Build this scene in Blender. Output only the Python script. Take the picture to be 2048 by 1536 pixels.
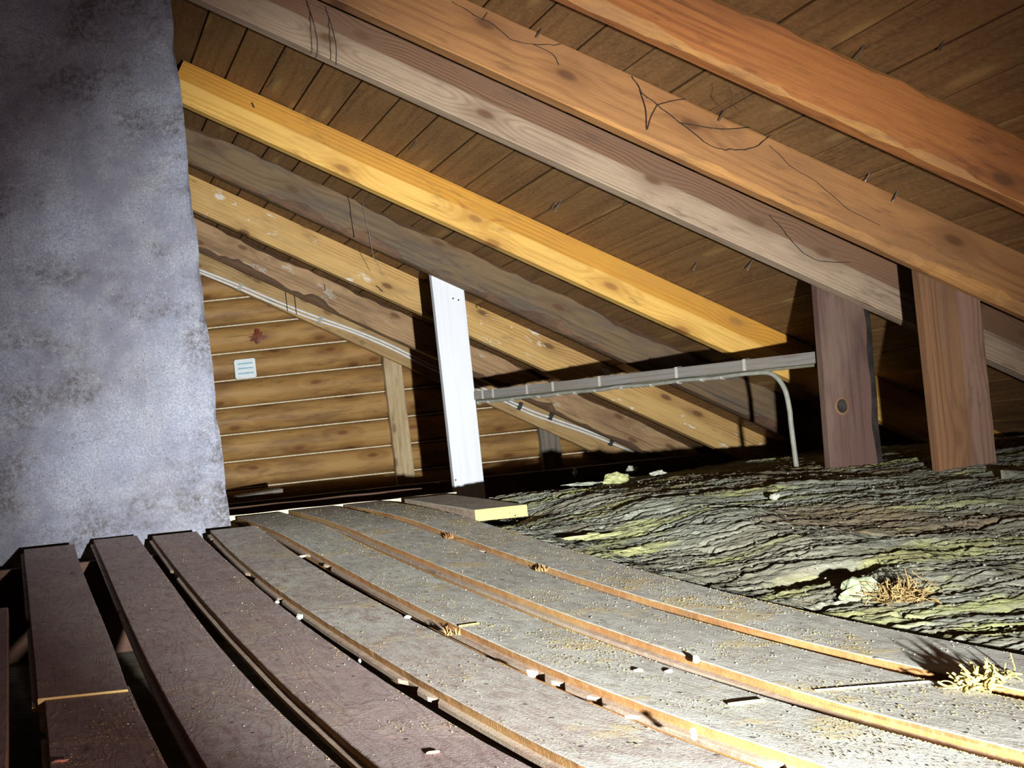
import bpy, bmesh, math, random
import numpy as np
from mathutils import Vector, Matrix, Euler

for o in list(bpy.data.objects): bpy.data.objects.remove(o)
S = bpy.context.scene
C = S.collection
R = random.Random(7)
rng = np.random.default_rng(11)
rad = math.radians

# ------------------------------------------------------------------ camera
H = 0.60                       # eye height above the attic floor
ROLL = rad(6.0)
FPX, PPX, PPY = 2200.0, 74.0, 1000.0
cd = bpy.data.cameras.new('camera'); cam = bpy.data.objects.new('camera', cd); C.objects.link(cam)
cd.sensor_width = 36; cd.sensor_fit = 'HORIZONTAL'; cd.lens = FPX / 2048 * 36
cd.shift_x = (1024 - PPX) / 2048; cd.shift_y = (PPY - 768) / 2048
cd.clip_start = 0.05
cr, sr = math.cos(ROLL), math.sin(ROLL)
cam.matrix_world = Matrix(((cr, sr, 0, 0), (0, 0, -1, 0), (-sr, cr, 0, H), (0, 0, 0, 1)))
S.camera = cam

# ------------------------------------------------------------------ world, lamp light, exposure
w = bpy.data.worlds.new('world'); S.world = w; w.use_nodes = True
w.node_tree.nodes['Background'].inputs[0].default_value = (0.6, 0.55, 0.7, 1)
w.node_tree.nodes['Background'].inputs[1].default_value = 0.004
S.view_settings.view_transform = 'Standard'; S.view_settings.look = 'None'
S.view_settings.gamma = 1; S.view_settings.use_curve_mapping = False
S.view_settings.exposure = 0.0
S.cycles.max_bounces = 4; S.cycles.diffuse_bounces = 2; S.cycles.glossy_bounces = 2
LP = Vector((0.56, -0.05, H - 0.275))      # a work lamp standing on the boards right beside the camera
def spot(name, energy, col, size, blend, target, radius):
    l = bpy.data.lights.new(name, 'SPOT'); l.energy = energy; l.color = col
    l.spot_size = rad(size); l.spot_blend = blend; l.shadow_soft_size = radius
    o = bpy.data.objects.new(name, l); C.objects.link(o); o.location = LP
    o.rotation_euler = (Vector(target) - LP).to_track_quat('-Z', 'Y').to_euler()
    return o
spot('lamp_beam', 1900, (0.95, 1.0, 0.99), 55, 1.0, (1.80, 5.0, H + 0.02), 0.022)
spot('lamp_spill', 120, (1.0, 0.74, 0.74), 125, 0.8, (1.2, 5.0, H + 1.3), 0.022)

# ------------------------------------------------------------------ helpers
def at(px, py, Y, dz=0.0):
    U, W = px - PPX, PPY - py
    u = U * cr + W * sr; v = -U * sr + W * cr
    return Vector((u * Y / FPX, Y, v * Y / FPX + H + dz))
def link(o, parent=None):
    C.objects.link(o)
    if parent is not None:
        o.parent = parent
    return o
def mesh_obj(name, verts, faces, mats=(), parent=None, smooth=False, midx=None):
    me = bpy.data.meshes.new(name)
    me.from_pydata([tuple(v) for v in verts], [], faces)
    for m in (mats if isinstance(mats, (list, tuple)) else [mats]): me.materials.append(m)
    if midx is not None: me.polygons.foreach_set('material_index', midx)
    if smooth: me.polygons.foreach_set('use_smooth', [True] * len(me.polygons))
    me.update()
    return link(bpy.data.objects.new(name, me), parent)
def tag(o, label, cat, group=None, kind=None):
    o['label'] = label
    if cat: o['category'] = cat
    if group: o['group'] = group
    if kind: o['kind'] = kind
    return o
def struct(o, label=None):
    o['kind'] = 'structure'
    if label: o['label'] = label
    return o
def fix_normals(o):
    bm = bmesh.new(); bm.from_mesh(o.data); bmesh.ops.recalc_face_normals(bm, faces=bm.faces); bm.to_mesh(o.data); bm.free()
def box_vf(x0, x1, y0, y1, z0, z1):
    v = [(x0,y0,z0),(x1,y0,z0),(x1,y1,z0),(x0,y1,z0),(x0,y0,z1),(x1,y0,z1),(x1,y1,z1),(x0,y1,z1)]
    f = [(3,2,1,0),(4,5,6,7),(0,1,5,4),(1,2,6,5),(2,3,7,6),(3,0,4,7)]
    return v, f
def tube_vf(pts, r, n=8, caps=True, rr=None):
    pts = [Vector(p) for p in pts]; V, Fc = [], []
    up = Vector((0.13, 0.21, 0.97))
    for i, p in enumerate(pts):
        t = (pts[min(i+1, len(pts)-1)] - pts[max(i-1, 0)]).normalized()
        a = t.cross(up)
        if a.length < 1e-4: a = t.cross(Vector((1, 0, 0)))
        a.normalize(); b = t.cross(a)
        q = r if rr is None else rr[i]
        for k in range(n):
            an = 2 * math.pi * k / n
            V.append(p + (a * math.cos(an) + b * math.sin(an)) * q)
    for i in range(len(pts) - 1):
        for k in range(n):
            Fc.append((i*n+k, i*n+(k+1) % n, (i+1)*n+(k+1) % n, (i+1)*n+k))
    if caps:
        Fc.append(tuple(range(n-1, -1, -1))); Fc.append(tuple((len(pts)-1)*n+k for k in range(n)))
    return V, Fc
def join_vf(parts):
    V, Fc = [], []
    for v, f in parts:
        o = len(V); V += list(v); Fc += [tuple(i + o for i in q) for q in f]
    return V, Fc
def spline(pts, n):
    """Catmull-Rom through pts"""
    P = [Vector(p) for p in pts]; P = [P[0]*2 - P[1]] + P + [P[-1]*2 - P[-2]]
    out = []
    for i in range(1, len(P) - 2):
        for k in range(n):
            t = k / n
            a, b, c, d = P[i-1], P[i], P[i+1], P[i+2]
            out.append(0.5 * ((2*b) + (c-a)*t + (2*a-5*b+4*c-d)*t*t + (3*b-a-3*c+d)*t**3))
    out.append(P[-2])
    return out
# numpy value/gradient noise
_perm = np.concatenate([rng.permutation(256)] * 2)
_gr = np.stack([np.cos(np.arange(256) * 2.399963), np.sin(np.arange(256) * 2.399963)], 1)
def perlin(x, y):
    x = np.asarray(x, float); y = np.asarray(y, float)
    xi = np.floor(x).astype(int); yi = np.floor(y).astype(int); xf = x - xi; yf = y - yi
    xi &= 255; yi &= 255
    u = xf*xf*xf*(xf*(xf*6-15)+10); v = yf*yf*yf*(yf*(yf*6-15)+10)
    def g(a, b, dx, dy):
        h = _perm[(_perm[a & 255] + b) & 255]; return _gr[h, 0]*dx + _gr[h, 1]*dy
    n00 = g(xi, yi, xf, yf); n10 = g(xi+1, yi, xf-1, yf); n01 = g(xi, yi+1, xf, yf-1); n11 = g(xi+1, yi+1, xf-1, yf-1)
    return 1.5 * ((n00*(1-u)+n10*u)*(1-v) + (n01*(1-u)+n11*u)*v)
def fbm(x, y, o=4, g=0.5):
    s = 0; a = 1
    for k in range(o): s = s + a * perlin(x * 2**k + 17.3*k, y * 2**k + 5.1*k); a *= g
    return s
def n1(t, seed=0.0): return float(perlin(t, seed * 7.31 + 0.37))

# ------------------------------------------------------------------ material builder
class NT:
    def __init__(s, name):
        s.m = bpy.data.materials.new(name); s.m.use_nodes = True; s.t = s.m.node_tree
        s.b = s.t.nodes['Principled BSDF']; s.b.inputs['Specular IOR Level'].default_value = 0.25
    def n(s, typ, **kw):
        q = s.t.nodes.new(typ)
        for k, v in kw.items():
            if hasattr(q, k): setattr(q, k, v)
        return q
    def put(s, sock, v):
        if isinstance(v, bpy.types.NodeSocket): s.t.links.new(v, sock)
        elif v is not None:
            if hasattr(sock.default_value, '__len__') and not hasattr(v, '__len__'): v = (v,) * len(sock.default_value)
            if hasattr(sock.default_value, '__len__') and len(sock.default_value) == 4 and len(v) == 3: v = (*v, 1)
            sock.default_value = v
    def math(s, op, a, b=None, c=None, clamp=False):
        q = s.n('ShaderNodeMath', operation=op, use_clamp=clamp)
        for i, v in enumerate((a, b, c)):
            if v is not None: s.put(q.inputs[i], v)
        return q.outputs[0]
    def vmath(s, op, a, b=None):
        q = s.n('ShaderNodeVectorMath', operation=op)
        s.put(q.inputs[0], a)
        if b is not None: s.put(q.inputs[1], b)
        return q.outputs['Value' if op in ('LENGTH', 'DISTANCE', 'DOT_PRODUCT') else 'Vector']
    def noise(s, vec, scale, detail=4, rough=0.55, dist=0.0):
        q = s.n('ShaderNodeTexNoise'); s.put(q.inputs['Vector'], vec)
        q.inputs['Scale'].default_value = scale; q.inputs['Detail'].default_value = detail
        q.inputs['Roughness'].default_value = rough; q.inputs['Distortion'].default_value = dist
        return q.outputs['Fac']
    def voro(s, vec, scale, feature='F1', rnd=1.0, dim='3D'):
        q = s.n('ShaderNodeTexVoronoi', feature=feature, voronoi_dimensions=dim); s.put(q.inputs['Vector'], vec)
        q.inputs['Scale'].default_value = scale; q.inputs['Randomness'].default_value = rnd
        return q.outputs['Distance']
    def ramp(s, fac, a, b, lo=0.0, hi=1.0, smooth=True):
        q = s.n('ShaderNodeMapRange'); q.interpolation_type = 'SMOOTHSTEP' if smooth else 'LINEAR'
        s.put(q.inputs[0], fac); s.put(q.inputs[1], a); s.put(q.inputs[2], b); s.put(q.inputs[3], lo); s.put(q.inputs[4], hi)
        return q.outputs[0]
    def mix(s, fac, a, b, mode='MIX'):
        q = s.n('ShaderNodeMix'); q.data_type = 'RGBA'; q.blend_type = mode
        s.put(q.inputs[0], fac); s.put(q.inputs[6], a); s.put(q.inputs[7], b)
        return q.outputs[2]
    def coords(s, scale=(1, 1, 1), jitter=0.0, src='Object'):
        tc = s.n('ShaderNodeTexCoord'); v = tc.outputs[src]
        if jitter:
            oi = s.n('ShaderNodeObjectInfo')
            v = s.vmath('ADD', v, s.vmath('SCALE_' if False else 'MULTIPLY', s.comb(oi.outputs['Random'], oi.outputs['Random'], oi.outputs['Random']), (jitter*13.1, jitter*0.7, jitter*0.9)))
        if scale != (1, 1, 1): v = s.vmath('MULTIPLY', v, scale)
        return v
    def comb(s, x, y, z):
        q = s.n('ShaderNodeCombineXYZ')
        for i, v in enumerate((x, y, z)): s.put(q.inputs[i], v)
        return q.outputs[0]
    def sep(s, v):
        q = s.n('ShaderNodeSeparateXYZ'); s.put(q.inputs[0], v); return q.outputs
    def bump(s, h, strength=0.3, dist=0.01):
        q = s.n('ShaderNodeBump'); q.inputs['Strength'].default_value = strength; q.inputs['Distance'].default_value = dist
        s.put(q.inputs['Height'], h); s.t.links.new(q.outputs[0], s.b.inputs['Normal'])
    def out(s, col, rough=0.75):
        s.put(s.b.inputs['Base Color'], col); s.put(s.b.inputs['Roughness'], rough); return s.m

def wood(name, light, dark, axis='x', ring=75.0, pith=(0.05, -0.06), knot=(0.10, 0.045, 0.02), knots=0.5, fine=0.35,
         blotch=(0.08, 0.05, 0.03), blotchy=0.35, tone=None, rough=0.7, bump=0.25, dust=None, dust_amt=0.0, stain=None, stain_amt=0.0,
         knot_scale=(2.3, 5.5), contrast=0.75, wobble=0.03, wobf=0.8, grime=0.55):
    """solid wood: growth rings round a pith line, fine grain along one axis, knots, blotches, dust"""
    s = NT(name)
    v = s.coords()
    x, y, z = s.sep(v)
    L, A, B = {'x': (x, y, z), 'y': (y, x, z), 'z': (z, x, y)}[axis]
    rnd = s.n('ShaderNodeObjectInfo').outputs['Random']
    L = s.math('ADD', L, s.math('MULTIPLY', rnd, 37.0))
    p = s.comb(L, A, B)
    wob = s.noise(s.vmath('MULTIPLY', p, (wobf, 3, 3)), 1.0, 2)
    fc = {'x': B, 'y': A, 'z': A}[axis]
    kd = s.voro(s.comb(s.math('MULTIPLY', L, knot_scale[0]), s.math('ADD', s.math('MULTIPLY', fc, knot_scale[1]), s.math('MULTIPLY', rnd, 50.0)), 0.0), 1.0, dim='2D')
    kfield = s.ramp(kd, 0.0, 0.42, 1.0, 0.0)
    pa = s.math('ADD', A, s.math('MULTIPLY', s.math('ADD', rnd, -0.5), 0.08))
    ra = s.math('SQRT', s.math('ADD', s.math('POWER', s.math('ADD', pa, -pith[0]), 2.0), s.math('POWER', s.math('ADD', B, -pith[1]), 2.0)))
    r = s.math('ADD', ra, s.math('MULTIPLY', wob, wobble))
    r = s.math('ADD', r, s.math('MULTIPLY', kfield, 0.03 * knots))
    sn = s.math('SINE', s.math('MULTIPLY', r, ring * 6.283))
    rings = s.ramp(sn, -0.2, 1.0, 0.0, 1.0)
    rings = s.math('MULTIPLY', rings, s.ramp(s.noise(s.vmath('MULTIPLY', p, (1.6, 14, 14)), 1.0, 1), 0.30, 0.65, 0.15, 1.0))
    fg = s.noise(s.vmath('MULTIPLY', p, (5, 260, 260)), 1.0, 2, 0.6)
    fgr = s.ramp(fg, 0.35, 0.7)
    f = s.math('ADD', s.math('MULTIPLY', rings, contrast * 0.6), s.math('MULTIPLY', fgr, fine), clamp=True)
    col = s.mix(f, light, dark)
    if tone:                                   # heartwood / sapwood border along the piece: (offset, colour, strength)
        tz = s.math('ADD', {'x': z, 'z': x, 'y': x}[axis] if tone[3] is None else tone[3], s.math('MULTIPLY', s.math('ADD', wob, -0.5), 0.03))
        tm = s.ramp(tz, tone[0] - 0.004, tone[0] + 0.004)
        col = s.mix(s.math('MULTIPLY', tm, tone[2]), col, tone[1], 'MIX')
        col = s.mix(s.math('MULTIPLY', s.math('MULTIPLY', tm, rings), 0.4), col, s.mix(1.0, col, dark, 'MULTIPLY'))
    bl = s.ramp(s.noise(s.vmath('MULTIPLY', p, (2.2, 9, 9)), 1.0, 3, 0.65), 0.42, 0.68)
    col = s.mix(s.math('MULTIPLY', bl, blotchy), col, blotch)
    if grime:
        d2 = s.ramp(s.noise(s.vmath('MULTIPLY', p, (7, 38, 38)), 1.0, 3, 0.75), 0.50, 0.70)
        d3 = s.ramp(s.noise(s.vmath('MULTIPLY', p, (3.0, 4, 4)), 1.0, 1, 0.6), 0.40, 0.65)
        col = s.mix(s.math('MULTIPLY', s.math('MULTIPLY', d2, d3), grime), col, tuple(q*0.55 for q in blotch))
        crk = s.ramp(s.noise(s.vmath('MULTIPLY', p, (1.1, 60, 60)), 1.0, 2, 0.5), 0.66, 0.72)
        col = s.mix(s.math('MULTIPLY', crk, grime), col, tuple(q*0.5 for q in dark))
    if knots > 0:
        km = s.ramp(kd, 0.04, 0.11, 1.0, 0.0)
        col = s.mix(s.math('MULTIPLY', km, min(1.0, knots * 1.6)), col, knot)
        halo = s.ramp(kd, 0.06, 0.34, 1.0, 0.0)
        col = s.mix(s.math('MULTIPLY', halo, 0.6 * knots), col, s.mix(0.5, dark, knot))
    if stain:
        sm = s.ramp(s.noise(s.vmath('MULTIPLY', p, (5.5, 11, 11)), 1.0, 5, 0.7), 0.60, 0.66)
        col = s.mix(s.math('MULTIPLY', sm, stain_amt), col, stain)
    if dust:
        dm = s.ramp(s.noise(p, 60, 6, 0.75), 0.42, 0.66)
        col = s.mix(s.math('MULTIPLY', dm, dust_amt), col, dust)
    s.bump(s.math('ADD', s.math('MULTIPLY', f, 0.4), s.math('MULTIPLY', s.noise(p, 220, 1), 0.5)), bump, 0.003)
    return s.out(col, rough)

def plain(name, col, rough=0.6, var=0.25, scale=30, metal=0.0):
    s = NT(name); v = s.coords()
    n = s.ramp(s.noise(v, scale, 5), 0.3, 0.7)
    c = s.mix(n, tuple(q * (1 - var) for q in col), tuple(min(1, q * (1 + var)) for q in col))
    s.b.inputs['Metallic'].default_value = metal
    s.bump(s.noise(v, scale * 4, 3), 0.15, 0.002)
    return s.out(c, rough)

def floor_wood(name, dusty=1.0, grey=2):
    """planed board that lay open for decades: grey-brown, dusty, with drifts of yellow sawdust"""
    s = NT(name)
    v = s.coords(jitter=1.0); x, y, z = s.sep(v); p = s.comb(y, x, z)
    base = wood_core = None
    wob = s.noise(s.vmath('MULTIPLY', p, (1.7, 7, 1)), 1.0, 3)
    kd = s.voro(s.vmath('MULTIPLY', p, (1.7, 6.5, 0.0)), 1.0)
    r = s.math('ADD', s.math('ABSOLUTE', s.math('ADD', s.math('FRACT', s.math('MULTIPLY', x, 3.0)), -0.5)), s.math('MULTIPLY', wob, 0.9))
    r = s.math('ADD', r, s.math('MULTIPLY', s.ramp(kd, 0, 0.45, 1, 0), 0.35))
    rings = s.ramp(s.math('SINE', s.math('MULTIPLY', r, 95.0)), 0.1, 1.0)
    fg = s.ramp(s.noise(s.vmath('MULTIPLY', p, (6, 220, 220)), 1.0, 4), 0.35, 0.7)
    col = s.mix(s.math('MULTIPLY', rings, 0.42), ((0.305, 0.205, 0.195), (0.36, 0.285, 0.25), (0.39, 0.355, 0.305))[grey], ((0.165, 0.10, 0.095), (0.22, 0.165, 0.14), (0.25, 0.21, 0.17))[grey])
    col = s.mix(s.math('MULTIPLY', fg, 0.22), col, (0.13, 0.085, 0.07))
    km = s.ramp(kd, 0.03, 0.07, 1, 0)
    col = s.mix(s.math('MULTIPLY', km, 0.75), col, (0.07, 0.045, 0.035))
    big = s.ramp(s.noise(p, 2.3, 4), 0.35, 0.7)
    dustm = s.ramp(s.noise(s.vmath('MULTIPLY', p, (20, 28, 28)), 1.0, 5, 0.85), 0.34, 0.62)
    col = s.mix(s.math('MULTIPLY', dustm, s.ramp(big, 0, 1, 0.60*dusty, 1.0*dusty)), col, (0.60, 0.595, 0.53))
    saw = s.ramp(s.noise(s.vmath('MULTIPLY', p, (5.0, 4.0, 4)), 1.0, 4, 0.72), 0.555, 0.64)
    sg = s.ramp(s.noise(p, 260, 3, 0.6), 0.40, 0.58)
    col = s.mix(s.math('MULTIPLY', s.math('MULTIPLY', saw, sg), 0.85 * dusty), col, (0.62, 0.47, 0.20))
    dot = s.ramp(s.voro(s.comb(y, x, 0.0), 5.5, dim='2D'), 0.018, 0.030, 1, 0)
    col = s.mix(s.math('MULTIPLY', dot, 0.85), col, (0.03, 0.025, 0.02))
    speck = s.ramp(s.voro(p, 150), 0.06, 0.12, 1, 0)
    col = s.mix(s.math('MULTIPLY', speck, 0.5), col, (0.62, 0.58, 0.50))
    s.bump(s.math('ADD', s.math('MULTIPLY', rings, 0.25), s.math('ADD', s.math('MULTIPLY', s.noise(p, 170, 3, 0.7), 1.2), s.math('MULTIPLY', saw, 0.4))), 0.22, 0.004)
    return s.out(col, 0.8)

def concrete(name):
    s = NT(name); v = s.coords()
    big = s.ramp(s.noise(v, 1.6, 6, 0.6), 0.36, 0.66)
    mid = s.ramp(s.noise(v, 7, 6, 0.7), 0.35, 0.7)
    fine = s.noise(v, 130, 3, 0.75)
    col = s.mix(big, (0.158, 0.157, 0.205), (0.305, 0.325, 0.41))
    col = s.mix(s.math('MULTIPLY', mid, 0.35), col, (0.42, 0.425, 0.43))
    col = s.mix(s.math('MULTIPLY', s.ramp(fine, 0.42, 0.60), 0.60), col, (0.15, 0.145, 0.17))
    streak = s.ramp(s.noise(s.vmath('MULTIPLY', v, (14, 14, 1.1)), 1.0, 4, 0.6), 0.56, 0.74)
    col = s.mix(s.math('MULTIPLY', streak, 0.22), col, (0.12, 0.105, 0.10))
    grime = s.math('MULTIPLY', s.ramp(s.noise(s.vmath('MULTIPLY', v, (1.6, 1.6, 2.6)), 1.0, 6, 0.68), 0.46, 0.62), s.ramp(s.noise(v, 45, 5, 0.8), 0.35, 0.62))
    col = s.mix(s.math('MULTIPLY', grime, 0.9), col, (0.075, 0.062, 0.058))
    pit = s.ramp(s.voro(v, 34), 0.05, 0.09, 1, 0)
    col = s.mix(s.math('MULTIPLY', pit, 0.85), col, (0.03, 0.03, 0.035))
    spk = s.ramp(s.voro(s.vmath('ADD', v, (3.3, 1.7, 9.1)), 48), 0.05, 0.085, 1, 0)
    col = s.mix(s.math('MULTIPLY', spk, 0.8), col, (0.78, 0.78, 0.76))
    h = s.math('ADD', s.math('MULTIPLY', fine, 0.5), s.math('MULTIPLY', s.math('SUBTRACT', 1.0, pit), 1.4))
    h = s.math('ADD', h, s.math('MULTIPLY', s.noise(v, 22, 5, 0.6), 1.2))
    s.bump(h, 0.45, 0.006)
    return s.out(col, 0.88)

def wool(name, tint=0.0, brown=0.5):
    s = NT(name); v = s.coords()
    st = s.vmath('MULTIPLY', v, (5, 34, 20))
    lay = s.noise(st, 1.0, 6, 0.7, 0.6)
    big = s.noise(s.vmath('MULTIPLY', v, (1.5, 2.6, 1)), 1.0, 4)
    col = s.mix(s.ramp(lay, 0.3, 0.7), (0.185, 0.180, 0.130), (0.37, 0.385, 0.315))
    ym = s.ramp(s.noise(s.vmath('MULTIPLY', v, (2.6, 7, 1)), 1.0, 4, 0.6), 0.54 - tint, 0.66 - tint)
    col = s.mix(s.math('MULTIPLY', ym, 0.65), col, (0.43, 0.44, 0.135))
    bm = s.ramp(big, 0.42, 0.62)
    col = s.mix(s.math('MULTIPLY', bm, brown), col, (0.20, 0.130, 0.062))
    col = s.mix(s.math('MULTIPLY', s.ramp(s.noise(v, 150, 5, 0.7), 0.5, 0.72), 0.5), col, (0.44, 0.45, 0.36))
    spk = s.ramp(s.voro(v, 26), 0.05, 0.09, 1, 0)
    col = s.mix(s.math('MULTIPLY', spk, 0.4), col, (0.7, 0.72, 0.6))
    s.bump(s.math('ADD', s.noise(s.vmath('MULTIPLY', v, (22, 170, 80)), 1.0, 6, 0.75), s.math('MULTIPLY', lay, 1.2)), 0.95, 0.009)
    return s.out(col, 0.95)

M = {}
# rafters, front to back
M['r0'] = wood('rafter_red', (0.385, 0.145, 0.042), (0.185, 0.058, 0.020), ring=38, pith=(0.02, -0.10), wobble=0.06, knots=0.6, blotch=(0.16, 0.065, 0.03), blotchy=0.45)
M['r1'] = wood('rafter_orange', (0.345, 0.165, 0.060), (0.185, 0.076, 0.029), ring=48, pith=(0.06, 0.06), wobble=0.06, knots=0.8, blotch=(0.17, 0.085, 0.045), blotchy=0.4)
M['r2'] = wood('rafter_weathered', (0.36, 0.265, 0.180), (0.205, 0.130, 0.084), ring=90, pith=(0.03, -0.03), knots=0.85, tone=(0.005, (0.165, 0.080, 0.042), 0.9, None), blotch=(0.14, 0.085, 0.06))
M['r3'] = wood('rafter_golden', (0.72, 0.44, 0.115), (0.52, 0.255, 0.042), ring=70, pith=(0.03, -0.02), knots=0.9, tone=(0.004, (0.50, 0.235, 0.030), 0.9, None), blotch=(0.28, 0.15, 0.05), blotchy=0.25, knot=(0.24, 0.11, 0.035))
M['r4'] = wood('rafter_dark_log', (0.185, 0.122, 0.064), (0.085, 0.055, 0.033), ring=55, pith=(0.02, 0.03), knots=0.5, blotch=(0.075, 0.065, 0.06), blotchy=0.6, bump=0.5)
M['r5'] = wood('rafter_pale', (0.60, 0.385, 0.145), (0.40, 0.215, 0.065), ring=65, pith=(0.03, -0.02), knots=0.6, tone=(0.02, (0.53, 0.32, 0.11), 0.6, None), blotch=(0.3, 0.17, 0.08), blotchy=0.3, stain=(0.70, 0.69, 0.63), stain_amt=0.75)
M['r6'] = wood('rafter_barky', (0.46, 0.295, 0.155), (0.26, 0.14, 0.065), ring=60, pith=(0.02, 0.05), knots=0.5, blotch=(0.12, 0.07, 0.045), blotchy=0.5, stain=(0.62, 0.61, 0.56), stain_amt=0.4)
M['r7'] = wood('rafter_wall', (0.52, 0.345, 0.155), (0.32, 0.185, 0.075), ring=60, pith=(0.04, -0.04), knots=0.4, blotch=(0.16, 0.09, 0.05), blotchy=0.3)
M['wane'] = wood('wane_yellow', (0.42, 0.205, 0.060), (0.20, 0.085, 0.03), ring=40, knots=0.2, blotch=(0.20, 0.10, 0.05), blotchy=0.5, bump=0.6)
M['bark'] = wood('bark_brown', (0.16, 0.085, 0.045), (0.06, 0.036, 0.025), ring=30, knots=0.0, blotch=(0.05, 0.03, 0.025), blotchy=0.6, bump=0.8)
M['sheath'] = wood('sheathing_wood', (0.205, 0.105, 0.038), (0.098, 0.044, 0.016), axis='y', ring=34, pith=(0.06, -0.07), wobble=0.05, knots=0.32, knot=(0.36, 0.22, 0.08), fine=0.3, blotch=(0.10, 0.052, 0.025), blotchy=0.45, dust=(0.34, 0.22, 0.11), dust_amt=0.25, knot_scale=(1.05, 5.2))
M['log'] = wood('log_wood', (0.46, 0.265, 0.092), (0.29, 0.140, 0.042), ring=38, pith=(0.03, 0.0), knots=0.85, knot=(0.16, 0.065, 0.025), fine=0.25, blotch=(0.15, 0.075, 0.035), blotchy=0.6, rough=0.5, bump=0.12, knot_scale=(2.2, 5.5))
M['caulk'] = plain('joint_strip', (0.74, 0.64, 0.46), 0.7, 0.2, 60)
M['stud'] = wood('stud_wood', (0.60, 0.47, 0.285), (0.40, 0.26, 0.115), axis='z', ring=60, knots=0.4, blotch=(0.22, 0.14, 0.08))
M['stud_grey'] = wood('stud_grey_wood', (0.23, 0.20, 0.165), (0.13, 0.105, 0.08), axis='z', ring=60, knots=0.3, blotch=(0.08, 0.07, 0.06), bump=0.5)
M['white'] = wood('white_plank', (0.70, 0.71, 0.75), (0.62, 0.625, 0.66), axis='z', ring=50, knots=0.0, fine=0.15, blotch=(0.66, 0.66, 0.68), blotchy=0.25, bump=0.08, grime=0.0)
M['post_dark'] = wood('prop_dark', (0.115, 0.063, 0.050), (0.052, 0.029, 0.026), axis='z', ring=42, pith=(0.08, 0.03), knots=0.4, blotch=(0.165, 0.108, 0.082), blotchy=0.7, bump=0.5)
M['post_wane_shade_knot'] = plain('prop_wane_shade_knot', (0.034, 0.026, 0.022), 0.9, 0.4, 20)  # shade of the side turned away, put into the colour; knot is dark itself
M['post_brown'] = wood('prop_brown', (0.205, 0.102, 0.050), (0.118, 0.054, 0.026), axis='z', ring=110, pith=(0.03, -0.10), knots=0.25, blotch=(0.13, 0.085, 0.06), blotchy=0.4, tone=(0.02, (0.225, 0.135, 0.100), 0.75, None))
M['floor'] = floor_wood('floor_board_top')
M['floor_d'] = floor_wood('floor_board_top_bare_tinted', 0.30, 0)  # less dusty boards; base colour also holds the lamp's purple edge tint
M['floor_m'] = floor_wood('floor_board_top_brown', 0.75, 1)  # between the two: some dust, part of the lamp tint in the base
M['edge'] = wood('floor_board_edge', (0.36, 0.170, 0.060), (0.20, 0.085, 0.032), axis='y', ring=60, knots=0.3, blotch=(0.46, 0.29, 0.11), blotchy=0.45, dust=(0.50, 0.36, 0.17), dust_amt=0.30)
M['tongue'] = wood('floor_board_tongue', (0.36, 0.255, 0.19), (0.20, 0.125, 0.085), axis='y', ring=60, knots=0.0, blotch=(0.44, 0.36, 0.25), blotchy=0.5, dust=(0.50, 0.44, 0.34), dust_amt=0.45)
M['cut'] = wood('fresh_cut', (0.66, 0.50, 0.19), (0.56, 0.38, 0.11), axis='y', ring=40, knots=0.0, blotch=(0.6, 0.45, 0.2), blotchy=0.2, grime=0.0)
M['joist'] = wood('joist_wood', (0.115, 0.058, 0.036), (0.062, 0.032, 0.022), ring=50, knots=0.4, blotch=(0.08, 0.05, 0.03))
M['cream'] = plain('cream_wood', (0.76, 0.66, 0.46), 0.7, 0.15, 40)
M['concrete'] = concrete('chimney_concrete')
M['wool'] = wool('mineral_wool_grey', 0.03, 0.30)
M['wool_b'] = wool('mineral_wool_brown', 0.03, 0.75)
M['wool_c'] = wool('mineral_wool_fuzzy', -0.06, 0.25)
M['tuft'] = plain('wool_tuft', (0.38, 0.385, 0.18), 0.95, 0.25, 60)
M['tuft_w'] = plain('wool_tuft_pale', (0.36, 0.37, 0.30), 0.95, 0.25, 60)
M['chunk'] = plain('wool_clump', (0.25, 0.275, 0.165), 0.95, 0.35, 40)
M['straw'] = plain('straw', (0.40, 0.30, 0.09), 0.8, 0.35, 80)
M['straw_b'] = plain('straw_brown', (0.26, 0.17, 0.066), 0.8, 0.4, 80)
M['chip'] = plain('wood_chip', (0.62, 0.57, 0.46), 0.8, 0.15, 80)
M['splint'] = plain('red_splinter', (0.46, 0.20, 0.13), 0.8, 0.2, 80)
M['nail'] = plain('nail_steel', (0.20, 0.19, 0.19), 0.45, 0.3, 60, 0.8)
M['rust'] = plain('rusty_nail', (0.075, 0.042, 0.026), 0.8, 0.4, 60)
M['web'] = plain('cobweb_soot', (0.035, 0.025, 0.020), 0.9, 0.3, 60)
M['web_p'] = plain('cobweb_pale', (0.22, 0.20, 0.16), 0.9, 0.3, 60)
M['batten'] = wood('batten_grey', (0.22, 0.21, 0.195), (0.13, 0.115, 0.10), ring=60, knots=0.2, blotch=(0.18, 0.13, 0.09), blotchy=0.4)
M['cable'] = plain('grey_cable', (0.24, 0.235, 0.195), 0.5, 0.15, 30)
M['cable_o'] = plain('olive_cable', (0.17, 0.155, 0.105), 0.5, 0.2, 30)
M['cable_w'] = plain('white_cable', (0.80, 0.80, 0.80), 0.45, 0.08, 30)
M['clip'] = plain('cable_clip', (0.42, 0.40, 0.36), 0.5, 0.1, 30)
M['clip_d'] = plain('cable_clip_dark', (0.05, 0.05, 0.055), 0.5, 0.1, 30)
M['vent'] = plain('vent_white', (0.80, 0.84, 0.86), 0.5, 0.06, 30)
M['vent_b'] = plain('vent_blue', (0.30, 0.55, 0.62), 0.5, 0.1, 30)
M['resin'] = plain('resin_red', (0.175, 0.042, 0.016), 0.4, 0.35, 40)
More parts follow.
